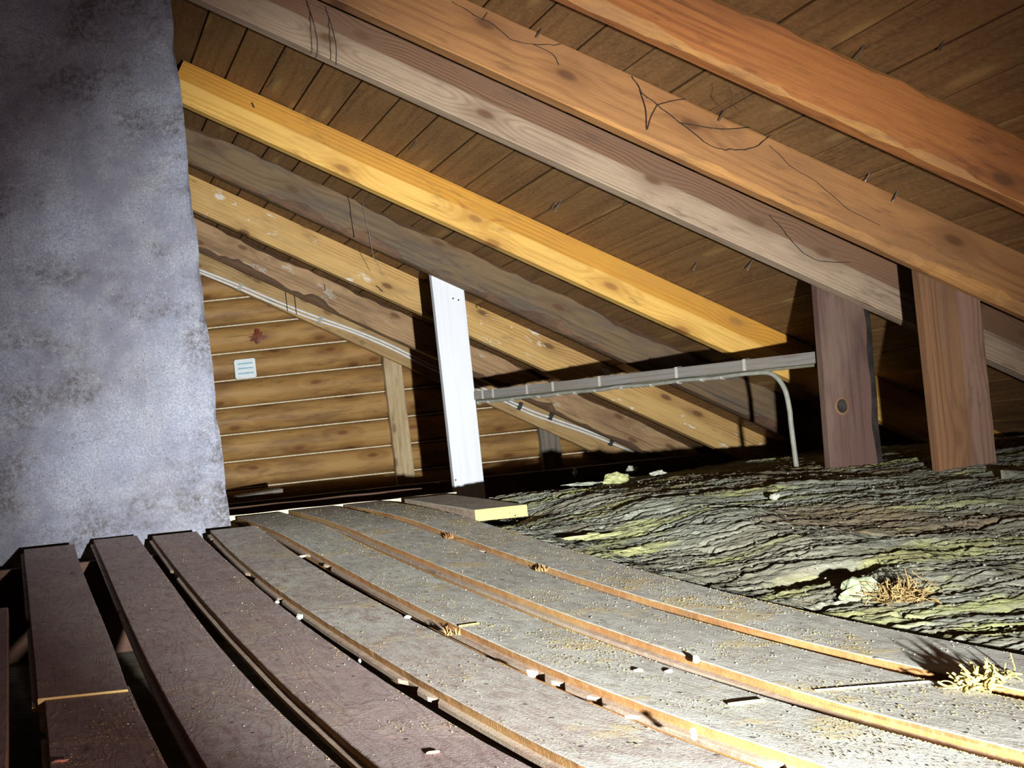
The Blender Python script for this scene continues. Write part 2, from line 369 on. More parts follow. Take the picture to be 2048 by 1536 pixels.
M['under'] = wool('floor_fill', -0.2, 0.9)

# ------------------------------------------------------------------ the setting: floor, roof, gable wall
ALPHA = rad(30.5); SA, CA = math.sin(ALPHA), math.cos(ALPHA); DR = 2.05   # roof pitch, eye to roof underside
Y_GABLE = 7.645
def roof_pt(s, y, d=DR): return Vector((d*SA + s*CA, y, d*CA - s*SA + H))
def roof_z(x, d=DR): return (d - x*SA) / CA + H

nx, ny = 60, 70
xs = np.linspace(-3.2, 4.55, nx); ys = np.linspace(-0.6, Y_GABLE, ny)
V = [(float(x), float(y), 0.0 + 0.012*float(fbm(np.array(x*3), np.array(y*9)))) for y in ys for x in xs]
Fc = [(j*nx+i, j*nx+i+1, (j+1)*nx+i+1, (j+1)*nx+i) for j in range(ny-1) for i in range(nx-1)]
struct(mesh_obj('floor', V, Fc, M['under'], smooth=True), 'dark dusty fill between the joists under the loose boards')

# roof: a deck with one sheathing board after another nailed across the rafters
CH_X0, CH_X1, CH_Y0, CH_Y1 = -0.52, 0.757, 4.38, 5.30       # chimney footprint
S_RIDGE, S_EAVE = -2.35, 4.10
def deck_piece(name, x_sign):
    pts = []
    for s_ in (S_RIDGE, S_EAVE):
        for y in (-0.6, Y_GABLE + 0.1):
            for d in (DR + 0.026, DR + 0.05): pts.append(roof_pt(s_, y, d))
    xr = roof_pt(S_RIDGE, 0).x
    if x_sign < 0: pts = [Vector((2*xr - p.x, p.y, p.z)) for p in pts]
    f = [(0,1,3,2),(4,6,7,5),(0,4,5,1),(2,3,7,6),(0,2,6,4),(1,5,7,3)]
    o = mesh_obj(name, pts, f, M['sheath']); fix_normals(o); return struct(o)
ceil = deck_piece('ceiling_right', 1); ceil['label'] = 'plank roof deck sloping down to the right over the rafters'
struct(deck_piece('ceiling_left', -1), 'plank roof deck of the far slope behind the chimney')
PITCH = 0.1672; S0 = 0.652
def sheath_board(s_, y0, y1):
    wdt = PITCH - 0.004 - R.random()*0.003; t = 0.024
    x0, x1 = -wdt/2, wdt/2
    b = 0.003
    prof = [(x0, b), (x0 + b, 0), (x1 - b, 0), (x1, b), (x1, t), (x0, t)]
    V = [(px, y0, pz) for px, pz in prof] + [(px, y1, pz) for px, pz in prof]
    n = len(prof)
    Fc = [(i, (i+1) % n, n + (i+1) % n, n + i) for i in range(n)] + [tuple(range(n-1, -1, -1)), tuple(range(n, 2*n))]
    o = mesh_obj('sheathing_board', V, Fc, M['sheath'], ceil); fix_normals(o)
    o.location = roof_pt(s_, 0, DR + R.uniform(-0.0015, 0.0015)); o.rotation_euler = (R.uniform(-0.0004, 0.0004), ALPHA, 0)
    return o
boards = {}
k0 = math.ceil((S_RIDGE + 0.1 - S0) / PITCH); k1 = math.floor((S_EAVE - 0.1 - S0) / PITCH)
for k in range(k0, k1):
    s_ = S0 + (k + 0.5) * PITCH
    xa, xb = roof_pt(s_ - PITCH/2, 0).x, roof_pt(s_ + PITCH/2, 0).x
    if xb > CH_X0 and xa < CH_X1 + 0.01:
        boards[k] = sheath_board(s_, -0.3, CH_Y0 - 0.01); sheath_board(s_, CH_Y1 + 0.01, Y_GABLE - 0.05)
    else:
        boards[k] = sheath_board(s_, -0.3, Y_GABLE - 0.05)

# gable wall of half-round logs with a pale strip in each joint
V, Fc = box_vf(-3.2, 4.5, Y_GABLE, Y_GABLE + 0.12, 0.0, 2.9)
V = [(-3.2, Y_GABLE, 0), (4.5, Y_GABLE, 0), (4.5, Y_GABLE, roof_z(4.5)), (roof_pt(S_RIDGE, 0).x, Y_GABLE, roof_z(roof_pt(S_RIDGE, 0).x)), (-3.2, Y_GABLE, roof_z(2*roof_pt(S_RIDGE, 0).x + 3.2))]
V += [(a, Y_GABLE + 0.1, c) for a, b, c in V]
Fc = [(0,1,2,3,4), (9,8,7,6,5), (0,5,6,1), (1,6,7,2), (2,7,8,3), (3,8,9,4), (4,9,5,0)]
gable = struct(mesh_obj('wall_back', V, Fc, M['log']), 'gable wall of stacked golden half-round logs at the far end')
LP_ = 0.1873; ZJ = 0.869 + H
for k in range(-8, 9):
    z0, z1 = ZJ + k*LP_, ZJ + (k+1)*LP_
    if z1 < 0.1 or z0 > 2.6: continue
    z0c = max(z0, 0.02)
    xr = min((DR + 0.02 - (z1 - H)*CA) / SA, 4.45)
    if xr < -0.2: continue
    x0 = -0.6
    prof = [(0.0, z0c)]
    for i in range(13):
        a = math.pi * i / 12
        prof.append((-0.082 * math.sin(a), z0c + 0.007 + (z1 - z0c - 0.007) * (1 - math.cos(a)) / 2))
    n = len(prof); nseg = 16; V = []; Fc = []
    for j in range(nseg + 1):
        xx = x0 + (xr - x0) * j / nseg
        V += [(xx, Y_GABLE + py * (1 + 0.06*n1(xx*1.3, k)), pz + 0.003*n1(xx*0.9, k + 20)) for py, pz in prof]
    Fc = [(j*n+i, (j+1)*n+i, (j+1)*n+i+1, j*n+i+1) for j in range(nseg) for i in range(n-1)]
    Fc += [tuple(range(n)), tuple(nseg*n + i for i in range(n-1, -1, -1))]
    lg = mesh_obj('log', V, Fc, M['log'], gable, smooth=True)
    # shift the object origin so that the grain of each log differs
    off = Vector((k*1.37, Y_GABLE - 0.0, z0 + 0.09)); lg.data.transform(Matrix.Translation(-off)); lg.location = off
    V, Fc = box_vf(x0, xr, Y_GABLE - 0.042, Y_GABLE, z0c - 0.003, z0c + 0.005)
    mesh_obj('joint_strip', V, Fc, M['caulk'], gable)
    if k == -1:
        pass
# resin stain on a log
zc = at(515, 672, Y_GABLE - 0.085).z; xc = at(515, 672, Y_GABLE - 0.085).x
V = [(xc, Y_GABLE - 0.0855, zc)]; nn = 26
for i in range(nn):
    a = 2*math.pi*i/nn; rr = 0.050 * (1 + 0.5*n1(i*0.9, 4.4)) * (1.0 if math.sin(a) < 0 else 0.62 + 0.55*max(0, math.sin(a))**8)
    dx, dz = rr*1.15*math.cos(a), rr*0.95*math.sin(a)
    V.append((xc + dx, Y_GABLE - 0.0858 + 0.016*min(1.0, (dz/0.06)**2), zc + dz))
mesh_obj('resin_stain', V, [(0, i+1, (i+1) % nn + 1) for i in range(nn)], M['resin'], gable, smooth=True)['label'] = 'dark red resin stain'
# studs standing against the logs
def gable_stud(x0, x1, dx, z1fun, mat, label):
    zt0 = z1fun(x0); zt1 = z1fun(x1)
    ya, yb = Y_GABLE - 0.122, Y_GABLE - 0.083
    V = [(x0 + dx, ya, 0), (x1 + dx, ya, 0), (x1 + dx, yb, 0), (x0 + dx, yb, 0), (x0, ya, zt0), (x1, ya, zt1), (x1, yb, zt1), (x0, yb, zt0)]
    o = mesh_obj('wall_stud', V, [(3,2,1,0),(4,5,6,7),(0,1,5,4),(1,2,6,5),(2,3,7,6),(3,0,4,7)], mat)
    tag(o, label, 'stud', 'studs against the gable logs'); return o
RD = 0.174   # rafter depth
under7 = lambda x: roof_z(x, DR - RD - 0.004)
st = gable_stud(2.455, 2.575, 0.02, under7, M['stud'], 'pale stud on the log wall left of the white prop')
V, Fc = box_vf(2.50, 2.535, Y_GABLE - 0.125, Y_GABLE - 0.1221, 0.3, 1.2); mesh_obj('planed_strip', V, Fc, M['stud'], st)
gable_stud(3.47, 3.60, 0.01, under7, M['stud_grey'], 'weathered grey stud on the log wall right of the white prop')

# ------------------------------------------------------------------ rafters
def rafter(dist, mats, label, s0=S_RIDGE, s1=S_EAVE, wane=0.0, wane_top=0.0, seed=1, thick=0.046, rough=0.0, D=None, bow=0.0):
    y0 = FPX * DR / dist if D is None else D
    n = 150; V = []; Fc = []; mi = []
    zt, zb = 0.0, -RD
    m = 9
    for i in range(n + 1):
        s_ = s0 + (s1 - s0) * i / n
        nz = lambda f, q: n1(s_*f, seed + q)
        wf = wane * (0.45 + 1.1*nz(0.9, 1) + 0.6*nz(5, 2) + 0.4*nz(19, 3)); wf = max(wf, 0.003)
        wt = max(wane_top * (0.5 + 0.9*nz(2.3, 4) + 0.5*nz(11, 5)), 0.002)
        e = rough * (nz(3, 6) + 0.5*nz(13, 7)); e2 = rough * (nz(3, 8) + 0.5*nz(13, 9))
        bz = bow * nz(0.5, 11)
        sec = [(-thick/2, zt - wt), (-thick/2 + e*0.3, zb/2 + e*0.2), (-thick/2, zb + wf + e), (-thick/2 + wf*0.35, zb + wf*0.35 + e2), (-thick/2 + wf*0.7, zb + e2*0.6),
               (thick/2 - 0.003, zb), (thick/2, zb + 0.003), (thick/2, zt), (-thick/2 + wt*0.7, zt)]
        V += [(s_, a, b + bz) for a, b in sec]
    for i in range(n):
        for k in range(m):
            a, b = i*m + k, i*m + (k+1) % m
            Fc.append((a, b, b + m, a + m)); mi.append(1 if (k in (2, 3) and wane > 0) or (k == 8 and wane_top > 0) else 0)
    Fc.append(tuple(range(m-1, -1, -1))); mi.append(0); Fc.append(tuple(n*m + k for k in range(m))); mi.append(0)
    o = mesh_obj('rafter', V, Fc, mats, midx=mi)
    # centre the section on the origin for the wood rings
    o.data.transform(Matrix.Translation((0, 0, RD/2)))
    fix_normals(o)
    o.location = roof_pt(0, y0 + thick/2, DR - RD/2 - 0.002); o.rotation_euler = (0, ALPHA, 0)
    tag(o, label, 'rafter', 'rafters of the right roof slope')
    return o, y0
s_ch = (CH_X1 + 0.096 - DR*SA) / CA
RF = []
RF.append(rafter(1485, [M['r0'], M['wane']], 'reddish rafter nearest the viewer, crossing the top right corner', wane=0.030, wane_top=0.022, seed=1, rough=0.004))
RF.append(rafter(1268, [M['r1'], M['wane']], 'orange-brown rafter with a yellow lower edge, second from the top right corner', wane=0.024, wane_top=0.006, seed=2, rough=0.003))
RF.append(rafter(1144, [M['r2'], M['bark']], 'weathered grey-brown rafter carrying the dark knotty prop', seed=3))
RF.append(rafter(923, [M['r3'], M['wane']], 'bright golden rafter running down from the chimney', s0=s_ch, seed=4))
RF.append(rafter(811, [M['r4'], M['bark']], 'dark rough rafter resting on the white prop', wane=0.05, wane_top=0.03, seed=5, rough=0.006))
RF.append(rafter(720, [M['r5'], M['bark']], 'pale yellow rafter with white splashes behind the white prop', seed=6))
RF.append(rafter(645, [M['r6'], M['bark']], 'bark-edged rafter, last one before the gable rafter', wane=0.045, wane_top=0.02, seed=7, rough=0.005))
RF.append(rafter(601, [M['r7'], M['bark']], 'rafter against the log wall with a white cable on it', seed=8, s0=s_ch - 0.4))

# nails that came through the sheathing, each a part of the board it pierces
def nail_at(px, py, yr, length=0.05, lean=0.0, mat='nail', r=0.0022):
    # point on the roof underside seen at px, py
    U, W = px - PPX, PPY - py
    u, v = (U*cr + W*sr)/FPX, (-U*sr + W*cr)/FPX
    Y = DR / (u*SA + v*CA); p = Vector((u*Y, Y, v*Y + H))
    s_ = (p.x - DR*SA) / CA; k = math.floor((s_ - S0) / PITCH)
    if k not in boards: return
    b = boards[k]
    q = Matrix.Rotation(-ALPHA, 3, 'Y') @ (p - b.location)
    V, Fc = tube_vf([q + Vector((0, 0, 0.01)), q - Vector((lean*0.3, lean, length*0.85)), q - Vector((lean*0.33, lean*1.1, length))], r, 6, rr=[r, r, 0.0006])
    mesh_obj('nail', V, Fc, M[mat], b)
for a in ((1728, 90, 0, 0.045), (1447, 222, 0, 0.04), (1083, 56, 0, 0.04), (833, 280, 0, 0.05), (1112, 402, 0, 0.05), (1122, 400, 0, 0.055),
          (1797, 380, 0, 0.04), (1396, 521, 0, 0.045), (549, 156, 0, 0.05), (1256, 398, 0, 0.03), (1650, 345, 0, 0.03), (1740, 345, 0, 0.03), (1885, 85, 0, 0.03), (1250, 250, 0, 0.03), (1506, 518, 0, 0.05)):
    nail_at(a[0], a[1], a[2], a[3], R.uniform(-0.006, 0.006))

# ------------------------------------------------------------------ chimney
def chimney():
    nxx, nzz = 70, 150; z1 = 2.9 + 0.25
    gx = np.linspace(CH_X0, CH_X1, nxx); gz = np.linspace(0, z1, nzz)
    XX, ZZ = np.meshgrid(gx, gz)
    dY = 0.006*fbm(XX*3, ZZ*3, 5) + 0.002*fbm(XX*22, ZZ*22, 3)
    edge = np.clip((XX - (CH_X1 - 0.07)) / 0.07, 0, 1)
    chip = np.clip(fbm(XX*0 + 3.3, ZZ*5, 5)*1.0 + 0.1, 0, 1)
    dY += edge**3 * (0.008 + 0.03*chip)
    XE = XX + np.where(XX >= CH_X1 - 1e-6, 0.003*fbm(ZZ*4, ZZ*0+1.2, 5) - 0.006*chip, 0) - 0.010*(ZZ - 0.5)*edge
    V = [(float(XE[j, i]), float(CH_Y0 + dY[j, i]), float(ZZ[j, i])) for j in range(nzz) for i in range(nxx)]
    Fc = [(j*nxx+i, j*nxx+i+1, (j+1)*nxx+i+1, (j+1)*nxx+i) for j in range(nzz-1) for i in range(nxx-1)]
    b = len(V)
    for j in range(nzz):                        # back edges of both sides
        V.append((CH_X0, CH_Y1, float(gz[j]))); V.append((CH_X1 - 0.01*(float(gz[j]) - 0.5), CH_Y1, float(gz[j])))
    for j in range(nzz-1):
        Fc.append((j*nxx, (j+1)*nxx, b + 2*(j+1), b + 2*j))
        Fc.append((j*nxx + nxx-1, b + 2*j+1, b + 2*(j+1)+1, (j+1)*nxx + nxx-1))
        Fc.append((b + 2*j, b + 2*(j+1), b + 2*(j+1)+1, b + 2*j+1))
    t = nzz-1
    Fc.append(tuple(t*nxx + i for i in range(nxx)) + (b + 2*t+1, b + 2*t))
    o = mesh_obj('chimney', V, Fc, M['concrete'], smooth=False)
    return tag(o, 'grey concrete chimney stack rising through the roof at the left', 'chimney')
chimney()

# ------------------------------------------------------------------ loose floor boards
EDGE = {
'B0r':[(1.81,-0.096),(2.06,-0.100),(2.31,-0.105),(2.56,-0.109),(2.81,-0.113),(3.06,-0.117),(3.31,-0.121)],
'B1l':[(2.25,-0.041),(2.58,-0.046),(2.91,-0.051),(3.24,-0.056),(3.57,-0.061),(3.90,-0.067),(4.23,-0.072)],
'B1r':[(2.26,0.145),(2.58,0.147),(2.89,0.145),(3.21,0.138),(3.52,0.132),(3.84,0.126),(4.15,0.124)],
'B1bl':[(1.79,-0.025),(2.01,-0.026),(2.23,-0.028)],
'B1br':[(1.72,0.162),(1.98,0.156),(2.25,0.150)],
'B2l':[(1.70,0.217),(2.13,0.212),(2.57,0.210),(3.01,0.210),(3.44,0.209),(3.88,0.207),(4.32,0.201)],
'B2r':[(1.62,0.407),(2.06,0.393),(2.50,0.387),(2.93,0.386),(3.37,0.386),(3.80,0.382),(4.24,0.372)],
'B3l':[(1.60,0.457),(2.04,0.450),(2.48,0.444),(2.92,0.439),(3.36,0.434),(3.80,0.430),(4.24,0.428)],
'B3r':[(1.52,0.645),(1.97,0.636),(2.43,0.627),(2.88,0.619),(3.34,0.612),(3.79,0.606),(4.25,0.600)],
'B4l':[(1.51,0.709),(1.96,0.700),(2.42,0.685),(2.88,0.668),(3.33,0.654),(3.79,0.647),(4.25,0.652)],
'B4r':[(1.42,0.890),(1.88,0.883),(2.35,0.871),(2.82,0.856),(3.28,0.842),(3.75,0.833),(4.22,0.831)],
'B5l':[(1.45,0.961),(1.99,0.942),(2.52,0.929),(3.05,0.917),(3.59,0.900),(4.12,0.874),(4.66,0.832)],
'B5r':[(1.32,1.137),(1.87,1.127),(2.42,1.114),(2.96,1.098),(3.51,1.079),(4.05,1.058),(4.60,1.020)],
'B6l':[(1.37,1.193),(1.93,1.191),(2.49,1.183),(3.04,1.167),(3.60,1.143),(4.16,1.110),(4.72,1.062)],
'B6r':[(1.60,1.400),(2.10,1.378),(2.61,1.363),(3.11,1.349),(3.61,1.333),(4.12,1.309),(4.62,1.258)],
'B7l':[(1.65,1.446),(2.17,1.419),(2.68,1.406),(3.19,1.396),(3.70,1.381),(4.21,1.350),(4.72,1.295)],
'B7r':[(1.85,1.625),(2.31,1.593),(2.77,1.577),(3.23,1.567),(3.69,1.553),(4.15,1.523),(4.61,1.466)]}
def prof_l(Y): return H - 0.44 + 0.292 * max((Y - 1.6)/2.9, 0)**1.5
def prof_r(Y):
    if Y < 4.0: return prof_l(Y)
    return H + float(np.interp(Y, [4.0, 4.1, 4.25, 4.4, 4.55, 4.7, 4.9], [-.2201, -.2085, -.1925, -.179, -.167, -.157, -.145]))
def edge_x(key, Y):
    pts = EDGE[key]; return float(np.interp(Y, [p[0] for p in pts], [p[1] for p in pts]))
TB = 0.040
def floor_board(lk, rk, y0, y1, right, label, seed, dz=0.0, tongue=True, top='floor'):
    n = int((y1 - y0) / 0.025) + 2
    V = []; Fc = []; mi = []
    pf = prof_r if right else prof_l
    # smooth the edge polylines
    ys = [y0 + (y1 - y0)*i/(n-1) for i in range(n)]
    sm = lambda key, Y: sum(edge_x(key, Y + d) for d in (-0.18, -0.09, 0, 0.09, 0.18)) / 5
    for i, Y in enumerate(ys):
        b = sm(rk, Y) if rk else sm(lk, Y) + 0.185
        a = sm(lk, Y) if lk else b - 0.185
        z = pf(Y) + dz + 0.0012*n1(Y*3, seed)
        j1 = 0.0008*n1(Y*30, seed + 1); j2 = 0.0008*n1(Y*30, seed + 2)
        tw = 0.013
        c = n1(Y*2.1, seed + 3) + 0.6*n1(Y*17, seed + 4)
        if c < -0.62: tw = 0.002
        g = z - TB
        if not tongue: tw = 0.0
        gr = 0.010 if tongue else 0.0
        sec = [(a + j1, z - 0.0015), (a + 0.002 + j1, z), (b - 0.002 + j2, z), (b + j2, z - 0.0015), (b, z - 0.015), (b - gr, z - 0.0151), (b - gr, z - 0.0265), (b - 0.001, z - 0.0266), (b - 0.001, g), (a, g),
               (a, z - 0.0262), (a - tw, z - 0.0258), (a - tw, z - 0.0175), (a, z - 0.0158)]
        V += [(p, Y, q) for p, q in sec]
    m = 14
    # material: 0 top, 1 side, 2 tongue, 3 cut end
    mk = {0: 0, 1: 0, 2: 0, 3: 1, 4: 1, 5: 1, 6: 1, 7: 1, 8: 1, 9: 1, 10: 2, 11: 2, 12: 2, 13: 1}
    for i in range(n-1):
        for k in range(m):
            p, q = i*m+k, i*m+(k+1) % m
            Fc.append((p, q, q+m, p+m)); mi.append(mk[k])
    Fc.append(tuple(range(m-1, -1, -1))); mi.append(3); Fc.append(tuple((n-1)*m+k for k in range(m))); mi.append(3)
    o = mesh_obj('floor_board', V, Fc, [M[top], M['edge'], M['tongue'], M['cut']], midx=mi)
    fix_normals(o)
    tag(o, label, 'floor board', 'loose tongued floor boards')
    return o
YN = 0.75
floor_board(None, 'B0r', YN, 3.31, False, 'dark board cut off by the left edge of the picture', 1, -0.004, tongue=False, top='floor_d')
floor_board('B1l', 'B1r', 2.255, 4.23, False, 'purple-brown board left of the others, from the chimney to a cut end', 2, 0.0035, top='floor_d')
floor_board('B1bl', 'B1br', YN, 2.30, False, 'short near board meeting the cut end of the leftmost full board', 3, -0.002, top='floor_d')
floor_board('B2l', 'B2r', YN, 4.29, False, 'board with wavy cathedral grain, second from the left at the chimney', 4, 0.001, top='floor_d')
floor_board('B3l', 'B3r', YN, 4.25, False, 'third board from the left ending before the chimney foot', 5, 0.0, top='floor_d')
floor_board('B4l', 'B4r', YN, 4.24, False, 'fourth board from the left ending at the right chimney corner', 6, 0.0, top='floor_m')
floor_board('B5l', 'B5r', YN, 4.66, True, 'board running past the right chimney corner with dusty brown grooves', 7, 0.0)
floor_board('B6l', 'B6r', YN, 4.70, True, 'grey sawdust-covered board, second from the insulation', 8, 0.0)
floor_board('B7l', 'B7r', YN, 4.70, True, 'dusty grey board lying along the insulation', 9, 0.0)

# short thick plank with a fresh yellow cut end
V = []; Fc = []; mi = []
P = [(1.575, 1.765, 3.99, -0.208), (1.555, 1.750, 4.30, -0.186), (1.535, 1.725, 4.62, -0.163)]
m = 6; tb = 0.042
for a, b, Y, z in P:
    z += H + 0.006
    V += [(a, Y, z - 0.002), (a + 0.002, Y, z), (b - 0.002, Y, z), (b, Y, z - 0.002), (b, Y, z - tb), (a, Y, z - tb)]
for i in range(len(P)-1):
    for k in range(m):
        p, q = i*m+k, i*m+(k+1) % m; Fc.append((p, q, q+m, p+m)); mi.append(0 if k in (0, 1, 2) else 1)
Fc.append((5,4,3,2,1,0)); mi.append(2); Fc.append(tuple((len(P)-1)*m+k for k in range(m))); mi.append(2)
pl = mesh_obj('plank_offcut', V, Fc, [M['floor'], M['tongue'], M['cut']], midx=mi); fix_normals(pl)
tag(pl, 'short dark plank with a fresh yellow sawn end beside the insulation', 'plank')

# joists carrying the boards, and the pale header at the board ends
def timber(name, x0, x1, y0, y1, z0, z1, mat, label, cat, group=None):
    n = 24; V = []; Fc = []
    for i in range(n+1):
        x = x0 + (x1-x0)*i/n; e = 0.003*n1(x*4, y0); e2 = 0.003*n1(x*5, y0+3)
        V += [(x, y0+e, z0), (x, y1+e, z0), (x, y1+e, z1+e2), (x, y0+e+0.002, z1+e2)]
    for i in range(n):
        for k in range(4):
            p, q = i*4+k, i*4+(k+1) % 4; Fc.append((p, q, q+4, p+4))
    Fc += [(3,2,1,0), tuple(n*4+k for k in range(4))]
    o = mesh_obj(name, V, Fc, mat); fix_normals(o); return tag(o, label, cat, group)
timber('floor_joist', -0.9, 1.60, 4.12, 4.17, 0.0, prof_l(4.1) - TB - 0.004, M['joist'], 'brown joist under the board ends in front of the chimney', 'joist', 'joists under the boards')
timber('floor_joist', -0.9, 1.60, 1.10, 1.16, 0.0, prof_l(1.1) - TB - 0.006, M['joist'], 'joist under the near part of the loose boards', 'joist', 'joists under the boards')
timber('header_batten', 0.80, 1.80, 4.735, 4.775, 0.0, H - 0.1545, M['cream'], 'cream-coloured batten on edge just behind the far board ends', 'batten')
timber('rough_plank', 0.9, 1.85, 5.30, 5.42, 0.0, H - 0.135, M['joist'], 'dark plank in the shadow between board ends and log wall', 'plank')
V, Fc = join_vf([box_vf(-0.14, 0.14, -0.03, 0.03, -0.011, 0.011)])
V = [(x, y, z + 0.004*math.sin(x*14)) for x, y, z in V]
o = mesh_obj('plank_scrap', V, Fc, M['stud_grey']); o.location = at(517, 988, 6.5); o.location.z -= 0.0; o.rotation_euler = (0.15, -0.04, 0.1)
tag(o, 'small grey wood scrap in the dark gap right of the chimney', 'scrap')
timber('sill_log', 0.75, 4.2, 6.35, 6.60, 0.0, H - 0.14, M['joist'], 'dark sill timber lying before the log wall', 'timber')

# ------------------------------------------------------------------ props
def prop(name, xb0, xb1, xt0, xt1, y, thick, z0, ztop, mat, label, chamfer=None, seed=1, holes=()):
    """plank prop: bottom edges xb0..xb1, top edges xt0..xt1, its head cut along the roof slope"""
    n = 40; V = []; Fc = []; mi = []
    c = chamfer or 0.003
    for i in range(n+1):
        f = i/n
        a = xb0 + (xt0-xb0)*f; b = xb1 + (xt1-xb1)*f
        e = 0.0018*n1(f*14, seed); e2 = 0.0018*n1(f*14, seed+1)
        cc = c * (1 + 0.35*n1(f*6, seed+2)) if chamfer else c
        sec = [(a + e, y, ), (b - cc + e2, y), (b + e2*0.5, y + (min(cc*0.5, thick*0.9) if chamfer else cc)), (b, y + thick), (a, y + thick)]
        for p in sec:
            zt = ztop(p[0]); V.append((p[0], p[1], z0 + (zt - z0)*f))
    m = 5
    for i in range(n):
        for k in range(m):
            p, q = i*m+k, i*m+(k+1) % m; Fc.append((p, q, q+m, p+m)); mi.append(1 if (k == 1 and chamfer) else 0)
    Fc += [tuple(range(m-1, -1, -1)), tuple(n*m+k for k in range(m))]; mi += [0, 0]
    ox = (xb0+xb1)/2
    V = [(v[0]-ox, v[1]-y, v[2]-z0) for v in V]
    root = bpy.data.objects.new(name, None); link(root); root.location = (ox, y, z0); root.empty_display_size = 0.1
    o = mesh_obj('plank', V, Fc, [mat, M['post_wane_shade_knot']], root, midx=mi); fix_normals(o)
    for px, py in holes:
        q = at(px, py, y) - Vector((ox, y, z0))
        V, Fc = tube_vf([q + Vector((0, 0.004, 0)), q + Vector((0, -0.0012, 0))], 0.0045, 8); mesh_obj('nail_head', V, Fc, M['rust'], root)
    tag(root, label, 'prop', 'plank props under the rafters')
    return root
y4 = RF[4][1] + 0.048; y2 = RF[2][1] + 0.048; y1 = RF[1][1] + 0.048
htop = lambda x: roof_z(x, DR - RD + 0.05)
prop('roof_prop', 2.126, 2.277, 2.119, 2.279, y4, 0.030, 0.0, htop, M['white'], 'bright white plank prop in the middle, casting a black shadow', seed=3, holes=((906, 597), (917, 600), (911, 960)))
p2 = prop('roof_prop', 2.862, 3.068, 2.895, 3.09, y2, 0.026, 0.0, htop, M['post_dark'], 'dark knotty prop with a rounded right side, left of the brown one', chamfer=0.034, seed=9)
p3 = prop('roof_prop', 2.95, 3.143, 2.95, 3.145, y1, 0.026, 0.0, htop, M['post_brown'], 'smooth brown plank prop at the far right', seed=15)
# big knot in the dark prop
kc = at(1684, 812, y2) - p2.location
V = []; Fc = []; nn = 18
for ri, (rr, dy) in enumerate(((0.029, -0.0004), (0.025, -0.0025), (0.022, -0.002), (0.014, -0.0012))):
    for i in range(nn):
        a = 2*math.pi*i/nn; V.append(kc + Vector((rr*0.85*math.cos(a)*(1+0.1*n1(i*0.7, 3)), dy, rr*1.15*math.sin(a))))
for ri in range(3):
    for i in range(nn): Fc.append((ri*nn+i, ri*nn+(i+1) % nn, (ri+1)*nn+(i+1) % nn, (ri+1)*nn+i))
Fc.append(tuple(3*nn+i for i in range(nn)))
mesh_obj('knot', V, Fc, [M['post_brown'], M['post_wane_shade_knot']], p2, smooth=True, midx=[0]*nn + [0]*nn + [1]*nn + [1])['label'] = 'dark round knot with a pale rim'

# ------------------------------------------------------------------ cable batten between the props
A = Vector((2.288, y4 - 0.0, at(953, 791, y4).z)); B = Vector((2.935, y2 + 0.052, at(1625, 714, y2).z))

d = (B - A).normalized(); side = d.cross(Vector((0, 0, 1))).normalized(); upv = side.cross(d)
if side.x > 0: side = -side          # towards the viewer's left
def on_batten(t, a=0.0, u=0.0): return A + (B - A)*t + side*a + upv*u
bw, bh = 0.020, 0.0215
V = []; Fc = []; n = 30
for i in range(n+1):
    t = i/n; e = 0.0015*n1(t*13, 2.2)
    l_ = (B - A).length * t
    V += [(l_, bw + e, -bh), (l_, bw + e, bh), (l_, -bw, bh), (l_, -bw, -bh)]
for i in range(n):
    for k in range(4): p, q = i*4+k, i*4+(k+1) % 4; Fc.append((p, q, q+4, p+4))
Fc += [(3,2,1,0), tuple(n*4+k for k in range(4))]
bt = mesh_obj('cable_batten', V, Fc, M['batten']); fix_normals(bt)
bt.matrix_world = Matrix(((d.x, side.x, upv.x, A.x), (d.y, side.y, upv.y, A.y), (d.z, side.z, upv.z, A.z), (0, 0, 0, 1)))
BTI = bt.matrix_world.inverted()
tag(bt, 'dusty grey batten carrying cables from the white prop to the dark prop', 'batten')
# cables under it
pts = [on_batten(t, 0.004 + 0.003*math.sin(t*31), -bh - 0.0095 - 0.006*abs(math.sin(t*19))) for t in np.linspace(0.0, 0.80, 40)]
end = pts[-1]
tgt = at(1588, 905, y2 + 0.20); tgt.z = max(tgt.z, 0.36)
elbow = [end + (B-A)*0.035, Vector((end.x + (tgt.x-end.x)*0.72, end.y + (tgt.y-end.y)*0.72, end.z - 0.015)), Vector((tgt.x*0.94 + end.x*0.06, tgt.y*0.94 + end.y*0.06, end.z - 0.075)), Vector((tgt.x, tgt.y, end.z - 0.16)), Vector((tgt.x, tgt.y, (end.z + tgt.z)/2 - 0.06)), Vector((tgt.x + 0.004, tgt.y, tgt.z - 0.07))]
path = pts[::3] + elbow
root = bpy.data.objects.new('electric_cable', None); link(root); root.location = (0, 0, 0)
V, Fc = tube_vf(spline(path, 6), 0.0085, 10); mesh_obj('sheath', V, Fc, M['cable'], root, smooth=True)
